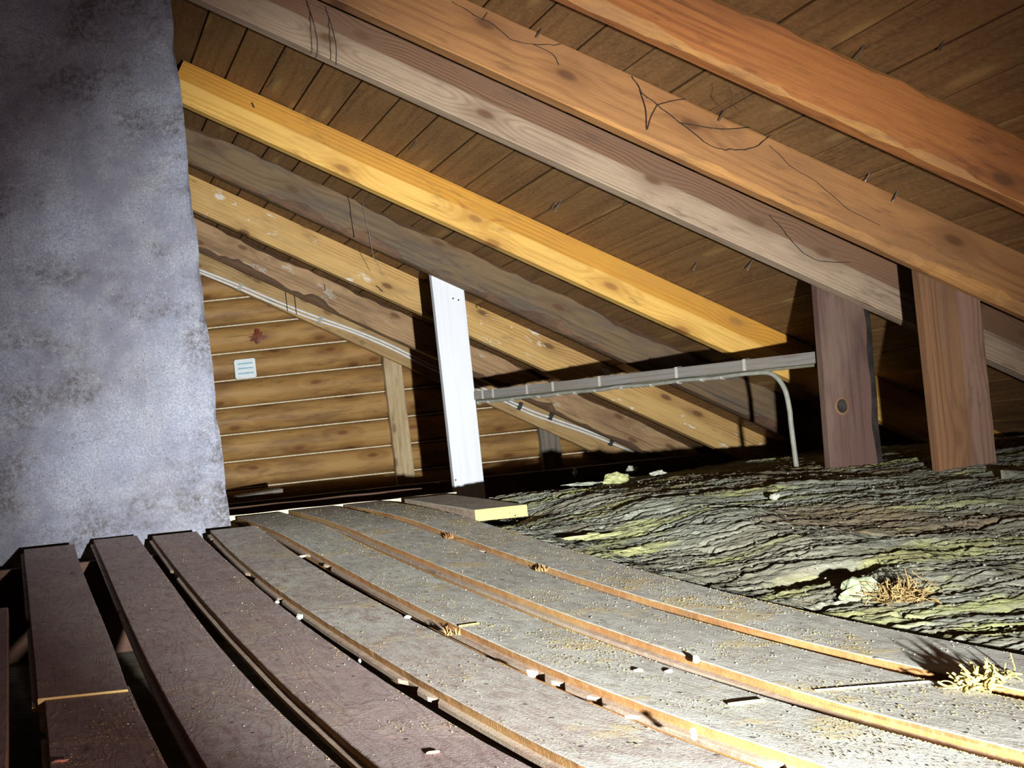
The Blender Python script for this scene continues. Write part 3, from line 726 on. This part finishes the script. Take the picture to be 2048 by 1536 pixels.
for t in (0.01, 0.05, 0.14, 0.235, 0.30, 0.355, 0.42, 0.50, 0.585, 0.66, 0.72, 0.77):
    q = on_batten(t, 0.006, -bh - 0.012)
    V, Fc = [], []
    for k in range(7):
        a = math.pi*k/6; c = q + side*0.013*math.cos(a) - upv*0.013*math.sin(a)
        for w_ in (-0.005, 0.005): V.append(c + d*w_)
    for k in range(7):
        a = math.pi*k/6; c = q + side*0.0105*math.cos(a) - upv*0.0105*math.sin(a)
        for w_ in (-0.005, 0.005): V.append(c + d*w_)
    for k in range(6):
        Fc += [(2*k, 2*k+1, 2*k+3, 2*k+2), (14+2*k, 14+2*k+2, 14+2*k+3, 14+2*k+1), (2*k, 2*k+2, 14+2*k+2, 14+2*k), (2*k+1, 14+2*k+1, 14+2*k+3, 2*k+3)]
    mesh_obj('cable_clip', V, Fc, M['clip'], root)
tag(root, 'grey cable clipped under the batten, bending down into the insulation', 'cable')
pts2 = [on_batten(t, -0.012 + 0.004*math.sin(t*23 + 1), -bh - 0.006) for t in np.linspace(0.0, 0.99, 50)]
V, Fc = tube_vf(pts2, 0.006, 8)
tag(mesh_obj('electric_cable', V, Fc, M['cable_o'], smooth=True), 'thin olive cable running along the whole underside of the batten', 'cable')
# straps round the batten are parts of it
for t in (0.035, 0.075, 0.20, 0.29, 0.44, 0.66, 0.83):
    q = [on_batten(t, bw + 0.002, -bh), on_batten(t, bw + 0.002, bh + 0.002), on_batten(t, -bw*0.2, bh + 0.003)]
    V = []
    for p in q: V += [p - d*0.006, p + d*0.006]
    for p in q: V += [p - d*0.006 + side*0.0015 + upv*0.001, p + d*0.006 + side*0.0015 + upv*0.001]
    Fc = [(6,7,9,8), (8,9,11,10), (0,2,3,1), (2,4,5,3), (0,6,8,2), (2,8,10,4), (1,3,9,7), (3,5,11,9), (0,1,7,6), (4,10,11,5)]
    mesh_obj('strap', [BTI @ v for v in V], Fc, M['clip'], bt)

# white cable pair on the gable rafter
y7 = RF[7][1] - 0.007
def white_cable(off, label):
    px = [(395, 541), (470, 571), (545, 603), (620, 632), (700, 660), (780, 693), (860, 733), (945, 771), (1010, 800), (1060, 824), (1100, 838), (1180, 866), (1262, 899), (1300, 915)]
    pts = [at(x, y + off + 1.2*n1(i*0.8, off), y7) for i, (x, y) in enumerate(px)]
    root = bpy.data.objects.new('white_cable', None); link(root)
    V, Fc = tube_vf(spline(pts, 5), 0.0075, 8); mesh_obj('sheath', V, Fc, M['cable_w'], root, smooth=True)
    tag(root, label, 'cable', 'white cable pair on the gable rafter')
    return root
c1 = white_cable(-3.5, 'upper strand of the white cable pair along the gable rafter')
white_cable(3.0, 'lower strand of the white cable pair along the gable rafter')
for px, py in ((1102, 833), (1223, 884), (1040, 812), (640, 640), (480, 574)):
    p = at(px, py, y7 - 0.006)
    V, Fc = box_vf(-0.012, 0.012, -0.006, 0.012, -0.026, 0.026); o = mesh_obj('cable_clip', V, Fc, M['clip_d'] if px > 1000 else M['clip'], c1); o.location = p; o.rotation_euler = (0, ALPHA, 0)

# small white box on the wall
vb = bpy.data.objects.new('wall_box', None); link(vb); c = at(491, 737, Y_GABLE - 0.130); vb.location = c
bw_, bh_ = 0.072, 0.066
bm = bmesh.new(); bmesh.ops.create_cube(bm, size=1); bmesh.ops.scale(bm, vec=(bw_*2, 0.045, bh_*2), verts=bm.verts); bmesh.ops.bevel(bm, geom=bm.edges[:], offset=0.006, segments=2, affect='EDGES')
me = bpy.data.meshes.new('casing'); bm.to_mesh(me); bm.free(); me.materials.append(M['vent']); o = bpy.data.objects.new('casing', me); link(o, vb); o.location = (0, 0.022, 0)
for i, zz in enumerate((0.034, 0.002, -0.032)):
    V, Fc = box_vf(-0.052, 0.052, -0.0035, 0.002, zz - 0.005, zz + 0.005); mesh_obj('stripe', V, Fc, M['vent_b'], vb)
tag(vb, 'small white box with three pale blue stripes on the log wall', 'box')

# ------------------------------------------------------------------ mineral wool
PW = ([1.2, 1.6, 1.9, 2.3, 2.8, 3.2, 3.6, 4.0, 4.6, 6.0], [-.475, -.468, -.452, -.405, -.325, -.262, -.212, -.185, -.168, -.150])
BR = np.array(EDGE['B7r'])
def wool_base(x, Y):
    x = np.asarray(x, float); Y = np.asarray(Y, float)
    p = np.interp(Y, PW[0], PW[1])
    bz = -.44 + .292*np.clip((Y-1.6)/2.9, 0, None)**1.5
    bz = np.where(Y > 4.0, np.interp(Y, [4.0, 4.25, 4.55, 4.9], [-.2201, -.1925, -.167, -.145]), bz) - 0.022
    xe = np.interp(Y, BR[:, 0], BR[:, 1])
    t = np.clip((x - xe + 0.02) / 0.55, 0, 1); t = t*t*(3-2*t)
    return H + bz*(1-t) + p*t
def on_wool(px, py):
    lo, hi = 1.2, 6.5
    for Y in np.linspace(1.3, 6.4, 400):
        p = at(px, py, Y)
        if p.z <= 0: return p
        if p.z < wool_base(p.x, Y): return p
    return p
def wool_h(x, Y, seed=0.0):
    b = wool_base(x, Y)
    Yt = Y + 0.10*(x - 2.0)                      # layers run a little askew
    wx = x + 0.05*fbm(x*4 + seed, Y*4, 2)
    wy = Yt + 0.09*fbm(x*1.1 + 3 + seed, Y*1.7, 3) + 0.016*fbm(x*7 + seed, Y*9, 3)
    h = 0
    for fq, amp, sd in ((6.3, 0.010, 0.0), (15.0, 0.0075, 3.7), (34.0, 0.0060, 8.1), (71.0, 0.0025, 5.3)):
        t = wy*fq + sd; cell = np.floor(t); fr = t - cell
        a = 0.25 + 0.75*np.clip(0.5 + 0.9*perlin(wx*2.3*(fq/9)**0.5 + cell*5.17, cell*1.73 + 0.5), 0, 1.2)
        h = h + amp*a*(np.where(fr < 0.80, fr/0.80, (1-fr)/0.20)**0.8 - 0.5)
    cr_ = np.abs(fbm(wx*1.6 + 11 + seed, wy*10, 3)); h = h - 0.018*np.clip(1 - cr_/0.05, 0, 1)
    h = h + 0.012*fbm(x*3 + seed, Y*3, 3) + 0.0035*fbm(x*28, Y*75, 3) + 0.002*fbm(x*90, Y*120, 2)
    return b, h
hole = on_wool(1690, 1160); chunk = on_wool(1725, 1200)
seamA = [on_wool(*q) for q in ((1020, 1052), (1130, 1075), (1260, 1075), (1350, 1055), (1480, 1045), (1620, 1052), (1700, 1068), (1815, 1078), (1930, 1058), (2048, 1035), (2300, 985))]
seamC = [on_wool(*q) for q in ((1845, 944), (1870, 951), (1930, 968), (2048, 978), (2300, 985))]
sAx, sAy = [p.x for p in seamA], [p.y for p in seamA]
sCx, sCy = [p.x for p in seamC], [p.y for p in seamC]
def seam_y(x, xs_, ys_): return np.interp(x, xs_, ys_)
crest_x = [1.3, 1.70, 2.06, 2.5, 3.18, 3.9, 4.4]; crest_y = [4.30, 4.45, 4.35, 4.62, 5.05, 5.40, 5.5]
def wool_batt(name, step, x0, x1, ylo, yhi, lift, mat, label, seed):
    """one batt: a grid whose rows run between the curves ylo(x) and yhi(x), with a skirt all round"""
    nx_ = int((x1-x0)/step); xs_ = np.linspace(x0, x1, nx_)
    ya, yb = ylo(xs_), yhi(xs_); ny_ = int(np.max(yb-ya)/step)
    t = np.linspace(0, 1, ny_)[:, None]
    X = np.repeat(xs_[None, :], ny_, 0); Y = ya[None, :] + (yb-ya)[None, :]*t
    Y = Y + 0.006*fbm(X*20 + seed, X*0 + t*6, 2)*np.minimum(1, np.minimum(t, 1-t)*20 + 0.6)
    b, h = wool_h(X, Y, seed)
    dist = np.minimum(t*(yb-ya)[None, :], (1-t)*(yb-ya)[None, :])
    rnd = -0.016*np.clip(1 - dist/0.014, 0, 1)**2
    Z = b + h + rnd + lift
    hd = np.hypot((X - hole.x)/0.16, (Y - hole.y - 0.05)/0.06); Z -= 0.06*np.clip(1 - hd, 0, 1)**0.7
    Z -= 0.040*np.exp(-((X - 1.68)/0.12)**2 - ((Y - 3.97)/0.10)**2)
    Z -= 0.05*((X > 1.52) & (X < 1.775) & (Y > 3.98) & (Y < 4.64))
    xe = np.interp(Y, BR[:, 0], BR[:, 1])
    pinch = np.clip((X - xe - 0.01)/0.10, 0, 1)
    bz = b*0 + np.array(wool_base(xe, Y)) - 0.014
    Z = np.minimum(Z, bz + (0.004 + pinch*0.12) + h*0.5*pinch)
    Z[0, :] -= 0.12; Z[-1, :] -= 0.25; Z[:, -1] -= 0.10
    me = bpy.data.meshes.new(name); N = nx_*ny_
    me.vertices.add(N); co = np.empty((N, 3), np.float32); co[:, 0] = X.ravel(); co[:, 1] = Y.ravel(); co[:, 2] = np.maximum(Z, 0.01).ravel()
    me.vertices.foreach_set('co', co.ravel())
    idx = np.arange(N).reshape(ny_, nx_); q = np.stack([idx[:-1, :-1], idx[:-1, 1:], idx[1:, 1:], idx[1:, :-1]], -1).reshape(-1, 4)
    me.loops.add(q.size); me.loops.foreach_set('vertex_index', q.ravel().astype(np.int32))
    me.polygons.add(len(q)); me.polygons.foreach_set('loop_start', np.arange(0, q.size, 4, dtype=np.int32))
    me.polygons.foreach_set('use_smooth', np.ones(len(q), bool))
    me.materials.append(mat); me.update(calc_edges=True); me.validate()
    o = bpy.data.objects.new(name, me); link(o)
    tag(o, label, 'insulation', 'mineral wool batts'); return o
sA = lambda x: seam_y(x, sAx, sAy); sC = lambda x: seam_y(x, sCx, sCy)
near = lambda x: np.interp(x, [1.4, 1.62, 1.70, 3.4], [1.25, 1.25, 1.25, 1.25])
wool_batt('insulation_batt', 0.0055, 1.45, 3.30, near, lambda x: sA(x) - 0.007, 0.0, M['wool'], 'grey-green mineral wool batt nearest the boards, with straw on it', 0.0)
crest = lambda x: np.interp(x, crest_x, crest_y)
wool_batt('insulation_batt', 0.0065, 1.48, 4.20, lambda x: sA(x) + 0.007, lambda x: np.maximum(crest(x), sA(x) + 0.15), -0.002, M['wool_b'], 'brownish layered mineral wool batt behind, under the props', 4.0)
wool_batt('insulation_batt', 0.008, sCx[0], 4.10, lambda x: sC(x), lambda x: sC(x) + 0.22, 0.030, M['wool_c'], 'fuzzy grey mineral wool piece at the foot of the brown prop', 8.0)

def lump(name, loc, size, mat, label, cat, seed, group=None, flat=(1, 1, 1), sub=3, rot=0.0, amp=0.45):
    bm = bmesh.new(); bmesh.ops.create_icosphere(bm, subdivisions=sub, radius=1)
    for v in bm.verts:
        k = 1 + amp*float(fbm(np.array(v.co.x*1.5 + seed), np.array(v.co.y*1.5 + v.co.z*1.9), 3)) + 0.12*R.uniform(-1, 1)
        v.co = Vector((v.co.x*flat[0], v.co.y*flat[1], v.co.z*flat[2])) * k * size
    me = bpy.data.meshes.new(name); bm.to_mesh(me); bm.free(); me.materials.append(mat)
    o = bpy.data.objects.new(name, me); link(o); o.location = loc; o.rotation_euler = (0, 0, rot)
    return tag(o, label, cat, group)
GT = 'loose tufts of mineral wool'
def put_tuft(px, py, size, mat, label, seed, flat=(1.3, 0.8, 0.7), up=0.4, amp=0.45):
    p = on_wool(px, py); p.z = float(wool_base(p.x, p.y)) + size*flat[2]*up + 0.008
    return lump('wool_tuft', p, size, M[mat], label, 'tuft', seed, GT, flat, amp=amp)
put_tuft(1232, 968, 0.034, 'tuft', 'yellow tuft of wool on the crest right of the white prop', 1)
put_tuft(1151, 950, 0.016, 'tuft_w', 'tiny upright pale tuft nearest the white prop on the crest', 2, (0.7, 0.6, 1.2))
put_tuft(1265, 946, 0.020, 'tuft_w', 'small pale forked tuft behind the yellow one on the crest', 3, (1.2, 0.7, 0.8))
put_tuft(1317, 955, 0.020, 'tuft_w', 'pale tuft on the crest right of the yellow one', 4)
put_tuft(1550, 1002, 0.012, 'tuft_w', 'white speck of wool below the bent cable', 5)
put_tuft(1165, 974, 0.030, 'tuft_w', 'thin pale flake of wool on the crest by the white prop', 6, (2.2, 0.7, 0.25))
put_tuft(1195, 1083, 0.040, 'tuft', 'long cream shred of wool beside the boards', 7, (1.9, 0.55, 0.22), 0.8, 0.6)
put_tuft(1262, 1108, 0.030, 'tuft', 'yellow-green shred of wool near the cream one', 8, (1.7, 0.6, 0.16), 0.3, 0.7)
lump('wool_tuft', chunk + Vector((0, 0, 0.02)), 0.034, M['chunk'], 'pale round clump of wool in the hole beside the brown straw', 'tuft', 9, GT, (1.2, 0.7, 0.85), amp=0.3)

def straw_tuft(loc, n, L, spread, r, mat, label, seed):
    rg = random.Random(seed); parts = []
    for i in range(n):
        p = Vector((rg.gauss(0, spread*0.45), rg.gauss(0, spread*0.35), abs(rg.gauss(0, spread*0.25)) + r))
        a = rg.uniform(0, 6.283); el = rg.uniform(-0.2, 1.0); pts = [p.copy()]
        cv = rg.uniform(-1.4, 1.4); ce = rg.uniform(-0.9, 0.5); l = L*rg.uniform(0.5, 1.2)
        for k in range(5):
            p = p + Vector((math.cos(a)*math.cos(el), math.sin(a)*math.cos(el), math.sin(el))) * l/5
            if p.z < r: p.z = r
            a += cv*0.45; el += ce*0.45; pts.append(p.copy())
        parts.append(tube_vf(pts, r*rg.uniform(0.5, 1.3), 4, True))
    V, Fc = join_vf(parts); o = mesh_obj('straw_tuft', V, Fc, M[mat], smooth=True); o.location = loc
    return tag(o, label, 'straw', 'tufts of straw')
p = on_wool(1800, 1205); p.z = float(wool_base(p.x, p.y)) + 0.0
straw_tuft(p, 260, 0.040, 0.055, 0.0011, 'straw_b', 'brown tangle of straw beside the hole in the insulation', 3)
def on_board(px, py, pf):
    for Y in np.linspace(0.9, 4.9, 1600):
        p = at(px, py, Y)
        if p.z < pf(Y): return Vector((p.x, p.y, pf(Y)))
    return p
p = on_board(1955, 1378, prof_r); straw_tuft(p, 95, 0.034, 0.030, 0.0021, 'straw', 'yellow curly tuft of moss-like straw on the boards at the right edge', 5)
p = on_board(2010, 1360, prof_r); straw_tuft(p, 16, 0.03, 0.022, 0.0016, 'straw', 'small loose straw wisp right of the yellow tuft', 8)

# ------------------------------------------------------------------ chips and dust on the boards
GC = 'wood chips on the boards'
def chip(px, py, pf, size, flat, mat, label, seed, rot=0.0, up=0.5):
    size *= 0.72
    p = on_board(px, py, pf); p.z += size*flat[2]*up
    return lump('wood_chip', p, size, M[mat], label, 'chip', seed, GC, flat, 2, rot, 0.35)
chip(1065, 1352, prof_r, 0.010, (1.0, 0.6, 0.9), 'chip', 'white chip standing in the groove of the board past the chimney', 21, -0.5)
chip(1265, 1437, prof_r, 0.010, (1.4, 0.6, 0.5), 'chip', 'flat white chip at the groove towards the bottom centre', 22, -0.5)
chip(816, 1236, prof_r, 0.009, (1.2, 0.6, 0.7), 'chip', 'small white chip in the groove below the split knot', 23, -0.6)
chip(720, 1324, prof_l, 0.006, (0.6, 0.6, 1.0), 'chip', 'tiny white crumb on the third board edge', 24)
chip(600, 1237, prof_l, 0.014, (0.8, 0.9, 0.8), 'tuft_w', 'pale fluffy crumb on the third board edge', 25)
chip(555, 1206, prof_l, 0.008, (1, 0.8, 0.8), 'tuft_w', 'smaller fluffy crumb up the same board edge', 26)
chip(605, 1114, prof_l, 0.011, (1.3, 0.6, 0.5), 'chip', 'cream chip near the far end of the fourth board', 27, -0.2)
chip(1277, 1342, prof_r, 0.009, (1.3, 0.6, 0.5), 'chip', 'left one of two cream chips on the wide grey board', 28, 0.1)
chip(1338, 1344, prof_r, 0.008, (1.3, 0.6, 0.5), 'chip', 'right one of two cream chips on the wide grey board', 29, 0.1)
chip(1392, 1322, prof_r, 0.011, (0.8, 0.8, 0.9), 'chip', 'white resin crumbs on the board edge at bottom right of centre', 30)
chip(1388, 1476, prof_r, 0.011, (0.5, 0.6, 1.3), 'chip', 'upright white chip at the groove near the bottom edge', 31)
chip(120, 1524, prof_l, 0.011, (1.9, 0.35, 0.3), 'splint', 'reddish splinter on the near left board', 32, 0.05)
chip(866, 1507, prof_l, 0.009, (1.8, 0.4, 0.4), 'splint', 'pinkish splinter on the third board near the bottom edge', 33, 0.1)
def splinter(px0, py0, px1, py1, r, mat, label):
    a, b = on_board(px0, py0, prof_r), on_board(px1, py1, prof_r); a.z += r*0.8; b.z += r*0.8
    mid = (a+b)/2; mid.z = prof_r(mid.y) + r*0.9
    V, Fc = tube_vf(spline([a, mid, b], 5), r, 6, rr=None)
    tag(mesh_obj('wood_splinter', V, Fc, M[mat]), label, 'splinter', GC)
splinter(1630, 1382, 1865, 1364, 0.0014, 'chip', 'long pale splinter lying across the grey board at the right')
splinter(1458, 1412, 1528, 1404, 0.0028, 'tuft', 'short yellow splinter near the bottom right')
splinter(918, 1254, 958, 1248, 0.002, 'straw', 'yellow splinter at the broken tongue')
# broken, splintered tongue spots
for q, (px, py, lab) in enumerate(((905, 1262, 'ragged torn wood at the broken tongue in the middle of the boards'), (1085, 1136, 'torn orange wood on the tongue beside the insulation-side board'), (900, 1072, 'small torn spot higher up on the same tongue'))):
    p = on_board(px, py, prof_r)
    rg = random.Random(q); parts = []
    for i in range(16):
        a = p + Vector((rg.uniform(-0.012, 0.012), rg.uniform(-0.02, 0.02), -0.008))
        parts.append(tube_vf([a, a + Vector((rg.uniform(-0.006, 0.006), rg.uniform(-0.02, 0.02), rg.uniform(0.008, 0.018)))], 0.0022, 4, True, [0.0026, 0.0006]))
    V, Fc = join_vf(parts); tag(mesh_obj('torn_splinters', V, Fc, M['edge']), lab, 'splinters', GC)

# fine sawdust and crumbs nobody could count
def scatter(n, fn, smin, smax, mat, name, label, bias=None):
    base = np.array([(1,0,0),(-1,0,0),(0,1,0),(0,-1,0),(0,0,1),(0,0,-1)], float)
    tri = np.array([(0,2,4),(2,1,4),(1,3,4),(3,0,4),(2,0,5),(1,2,5),(3,1,5),(0,3,5)])
    Vs, Fs = [], []
    c = 0
    while c < n:
        p = fn()
        if p is None: continue
        s_ = smin*(smax/smin)**(R.random()**2)
        a = R.uniform(0, 6.283); ca_, sa_ = math.cos(a), math.sin(a)
        sc = base * np.array([R.uniform(0.6, 1.8), R.uniform(0.5, 1.1), R.uniform(0.4, 0.8)]) * s_
        q = np.stack([sc[:, 0]*ca_ - sc[:, 1]*sa_, sc[:, 0]*sa_ + sc[:, 1]*ca_, sc[:, 2]], 1) + np.array(p)
        Vs.append(q); Fs.append(tri + 6*c); c += 1
    o = mesh_obj(name, np.concatenate(Vs).tolist(), [tuple(t) for t in np.concatenate(Fs).tolist()], M[mat])
    tag(o, label, 'sawdust', None, 'stuff')
    return o
BL = [('B1l','B1r',2.3,4.2,0), ('B1bl','B1br',1.2,2.2,0), ('B2l','B2r',1.2,4.2,0), ('B3l','B3r',1.2,4.2,0), ('B4l','B4r',1.2,4.2,0), ('B5l','B5r',1.2,4.6,1), ('B6l','B6r',1.2,4.6,1), ('B7l','B7r',1.5,4.6,1)]
def board_pt(saw):
    lk, rk, a, b, rt = R.choice(BL if R.random() < 0.45 else BL[5:]); Y = R.uniform(a, b); t = R.uniform(0.03, 0.97) if R.random() < 0.8 else 0.97
    x = edge_x(lk, Y)*(1-t) + edge_x(rk, Y)*t
    if saw and float(fbm(np.array(x*5), np.array(Y*3.5), 3)) < 0.12: return None
    return (x, Y, (prof_r if rt else prof_l)(Y) + 0.0012)
scatter(9000, lambda: board_pt(True), 0.0006, 0.0016, 'straw', 'sawdust', 'yellow sawdust drifted over the boards')
scatter(3000, lambda: board_pt(False), 0.0006, 0.0018, 'chip', 'crumbs', 'fine pale crumbs and dust scattered over the boards')
def wool_pt():
    x, Y = R.uniform(1.62, 2.7), R.uniform(1.9, 4.3)
    b, h = wool_h(np.array(x), np.array(Y), 0.0); return (x, Y, float(b) + float(h) + 0.002)
scatter(900, wool_pt, 0.0015, 0.0045, 'tuft_w', 'wool_crumbs', 'pale crumbs scattered over the insulation')

# ------------------------------------------------------------------ cobwebs and hanging bits
GW = 'sooty cobweb threads'
def web(pts, Y, r, mat, label, branches=()):
    parts = []
    def Yi(i, n): return Y[0] + (Y[1]-Y[0])*i/max(1, n-1) if isinstance(Y, tuple) else Y
    P = [at(x, y, Yi(i, len(pts))) for i, (x, y) in enumerate(pts)]
    P = spline(P, 5); P = [p + Vector((0.004*n1(i*0.7, 3), 0.004*n1(i*0.7, 5), 0.004*n1(i*0.7, 9))) for i, p in enumerate(P)]
    parts.append(tube_vf(P, r, 5, True, [r*(0.6 + 0.6*abs(n1(i*0.9, 6))) for i in range(len(P))]))
    for b in branches:
        P = [at(x, y, Yi(0, 2)) for x, y in b]; P = spline(P, 4); parts.append(tube_vf(P, r*0.75, 5))
    V, Fc = join_vf(parts); tag(mesh_obj('cobweb', V, Fc, M[mat]), label, 'cobweb', GW)
yA, yB, yC, yD = RF[0][1], RF[1][1], RF[2][1], RF[4][1]
web([(905, 3), (950, 30), (990, 52), (1025, 80), (1065, 88), (1120, 90)], yB - 0.01, 0.0014, 'web', 'sooty cobweb along the top of the orange-brown rafter', [[(1065, 88), (1105, 108), (1118, 130)], [(965, 40), (975, 25)]])
web([(1265, 152), (1285, 185), (1315, 210), (1362, 246), (1420, 290), (1460, 300), (1510, 295), (1545, 268)], yB - 0.015, 0.0016, 'web', 'long branching sooty cobweb across the orange-brown rafter', [[(1280, 180), (1292, 220), (1294, 260), (1302, 235), (1315, 210)], [(1315, 210), (1345, 202), (1372, 198)], [(1362, 246), (1440, 258), (1500, 255)]])
web([(1540, 290), (1580, 330), (1640, 370), (1700, 420), (1760, 450)], yB - 0.008, 0.0010, 'web', 'faint cobweb thread lower on the orange-brown rafter')
web([(1540, 430), (1575, 470), (1600, 500), (1640, 522), (1700, 525)], yC - 0.01, 0.0014, 'web', 'dark cobweb thread on the weathered rafter')
web([(1460, 175), (1465, 205), (1478, 225)], yA + 0.1, 0.0012, 'web', 'short cobweb hanging under the nearest rafter')
web([(652, 15), (658, 50), (659, 90), (662, 120)], yB - 0.02, 0.0022, 'web', 'pair of sooty threads hanging side by side at the upper left', [[(650, 12), (664, 55), (672, 92), (672, 130)]])
web([(720, 372), (728, 420), (738, 470), (748, 515), (768, 552)], yD - 0.02, 0.0016, 'web_p', 'pale dusty thread hanging before the dark rafter')
web([(695, 385), (702, 430), (708, 475)], yD - 0.015, 0.0022, 'web', 'short dark thread beside the pale hanging one')
# rusty nails in rafter faces
def face_nail(px, py, Y, L, label, mat='rust', bend=0.0):
    p = at(px, py, Y)
    V, Fc = tube_vf([p + Vector((0, 0.01, 0.004)), p + Vector((0, -0.012, 0)), p + Vector((bend, -0.016, -L))], 0.003, 6)
    tag(mesh_obj('nail', V, Fc, M[mat]), label, 'nail', 'rusty nails in the rafters')
y5, y6 = RF[5][1], RF[6][1]
face_nail(752, 573, y5, 0.035, 'bent rusty nail in the pale yellow rafter left of the white prop', bend=0.03)
face_nail(648, 570, y6, 0.035, 'rusty nail in the bark-edged rafter near the chimney')
face_nail(724, 585, y6, 0.03, 'rusty nail in the bark-edged rafter nearer the white prop')
face_nail(503, 208, RF[3][1], 0.022, 'rusty nail at the upper end of the golden rafter', bend=0.006)
face_nail(950, 604, y5, 0.035, 'left one of two rusty nails just right of the white prop')
face_nail(958, 604, y5, 0.035, 'right one of two rusty nails just right of the white prop')
face_nail(570, 585, RF[7][1], 0.13, 'left one of two long rusty spikes over the white cable')
face_nail(588, 592, RF[7][1], 0.13, 'right one of two long rusty spikes over the white cable')
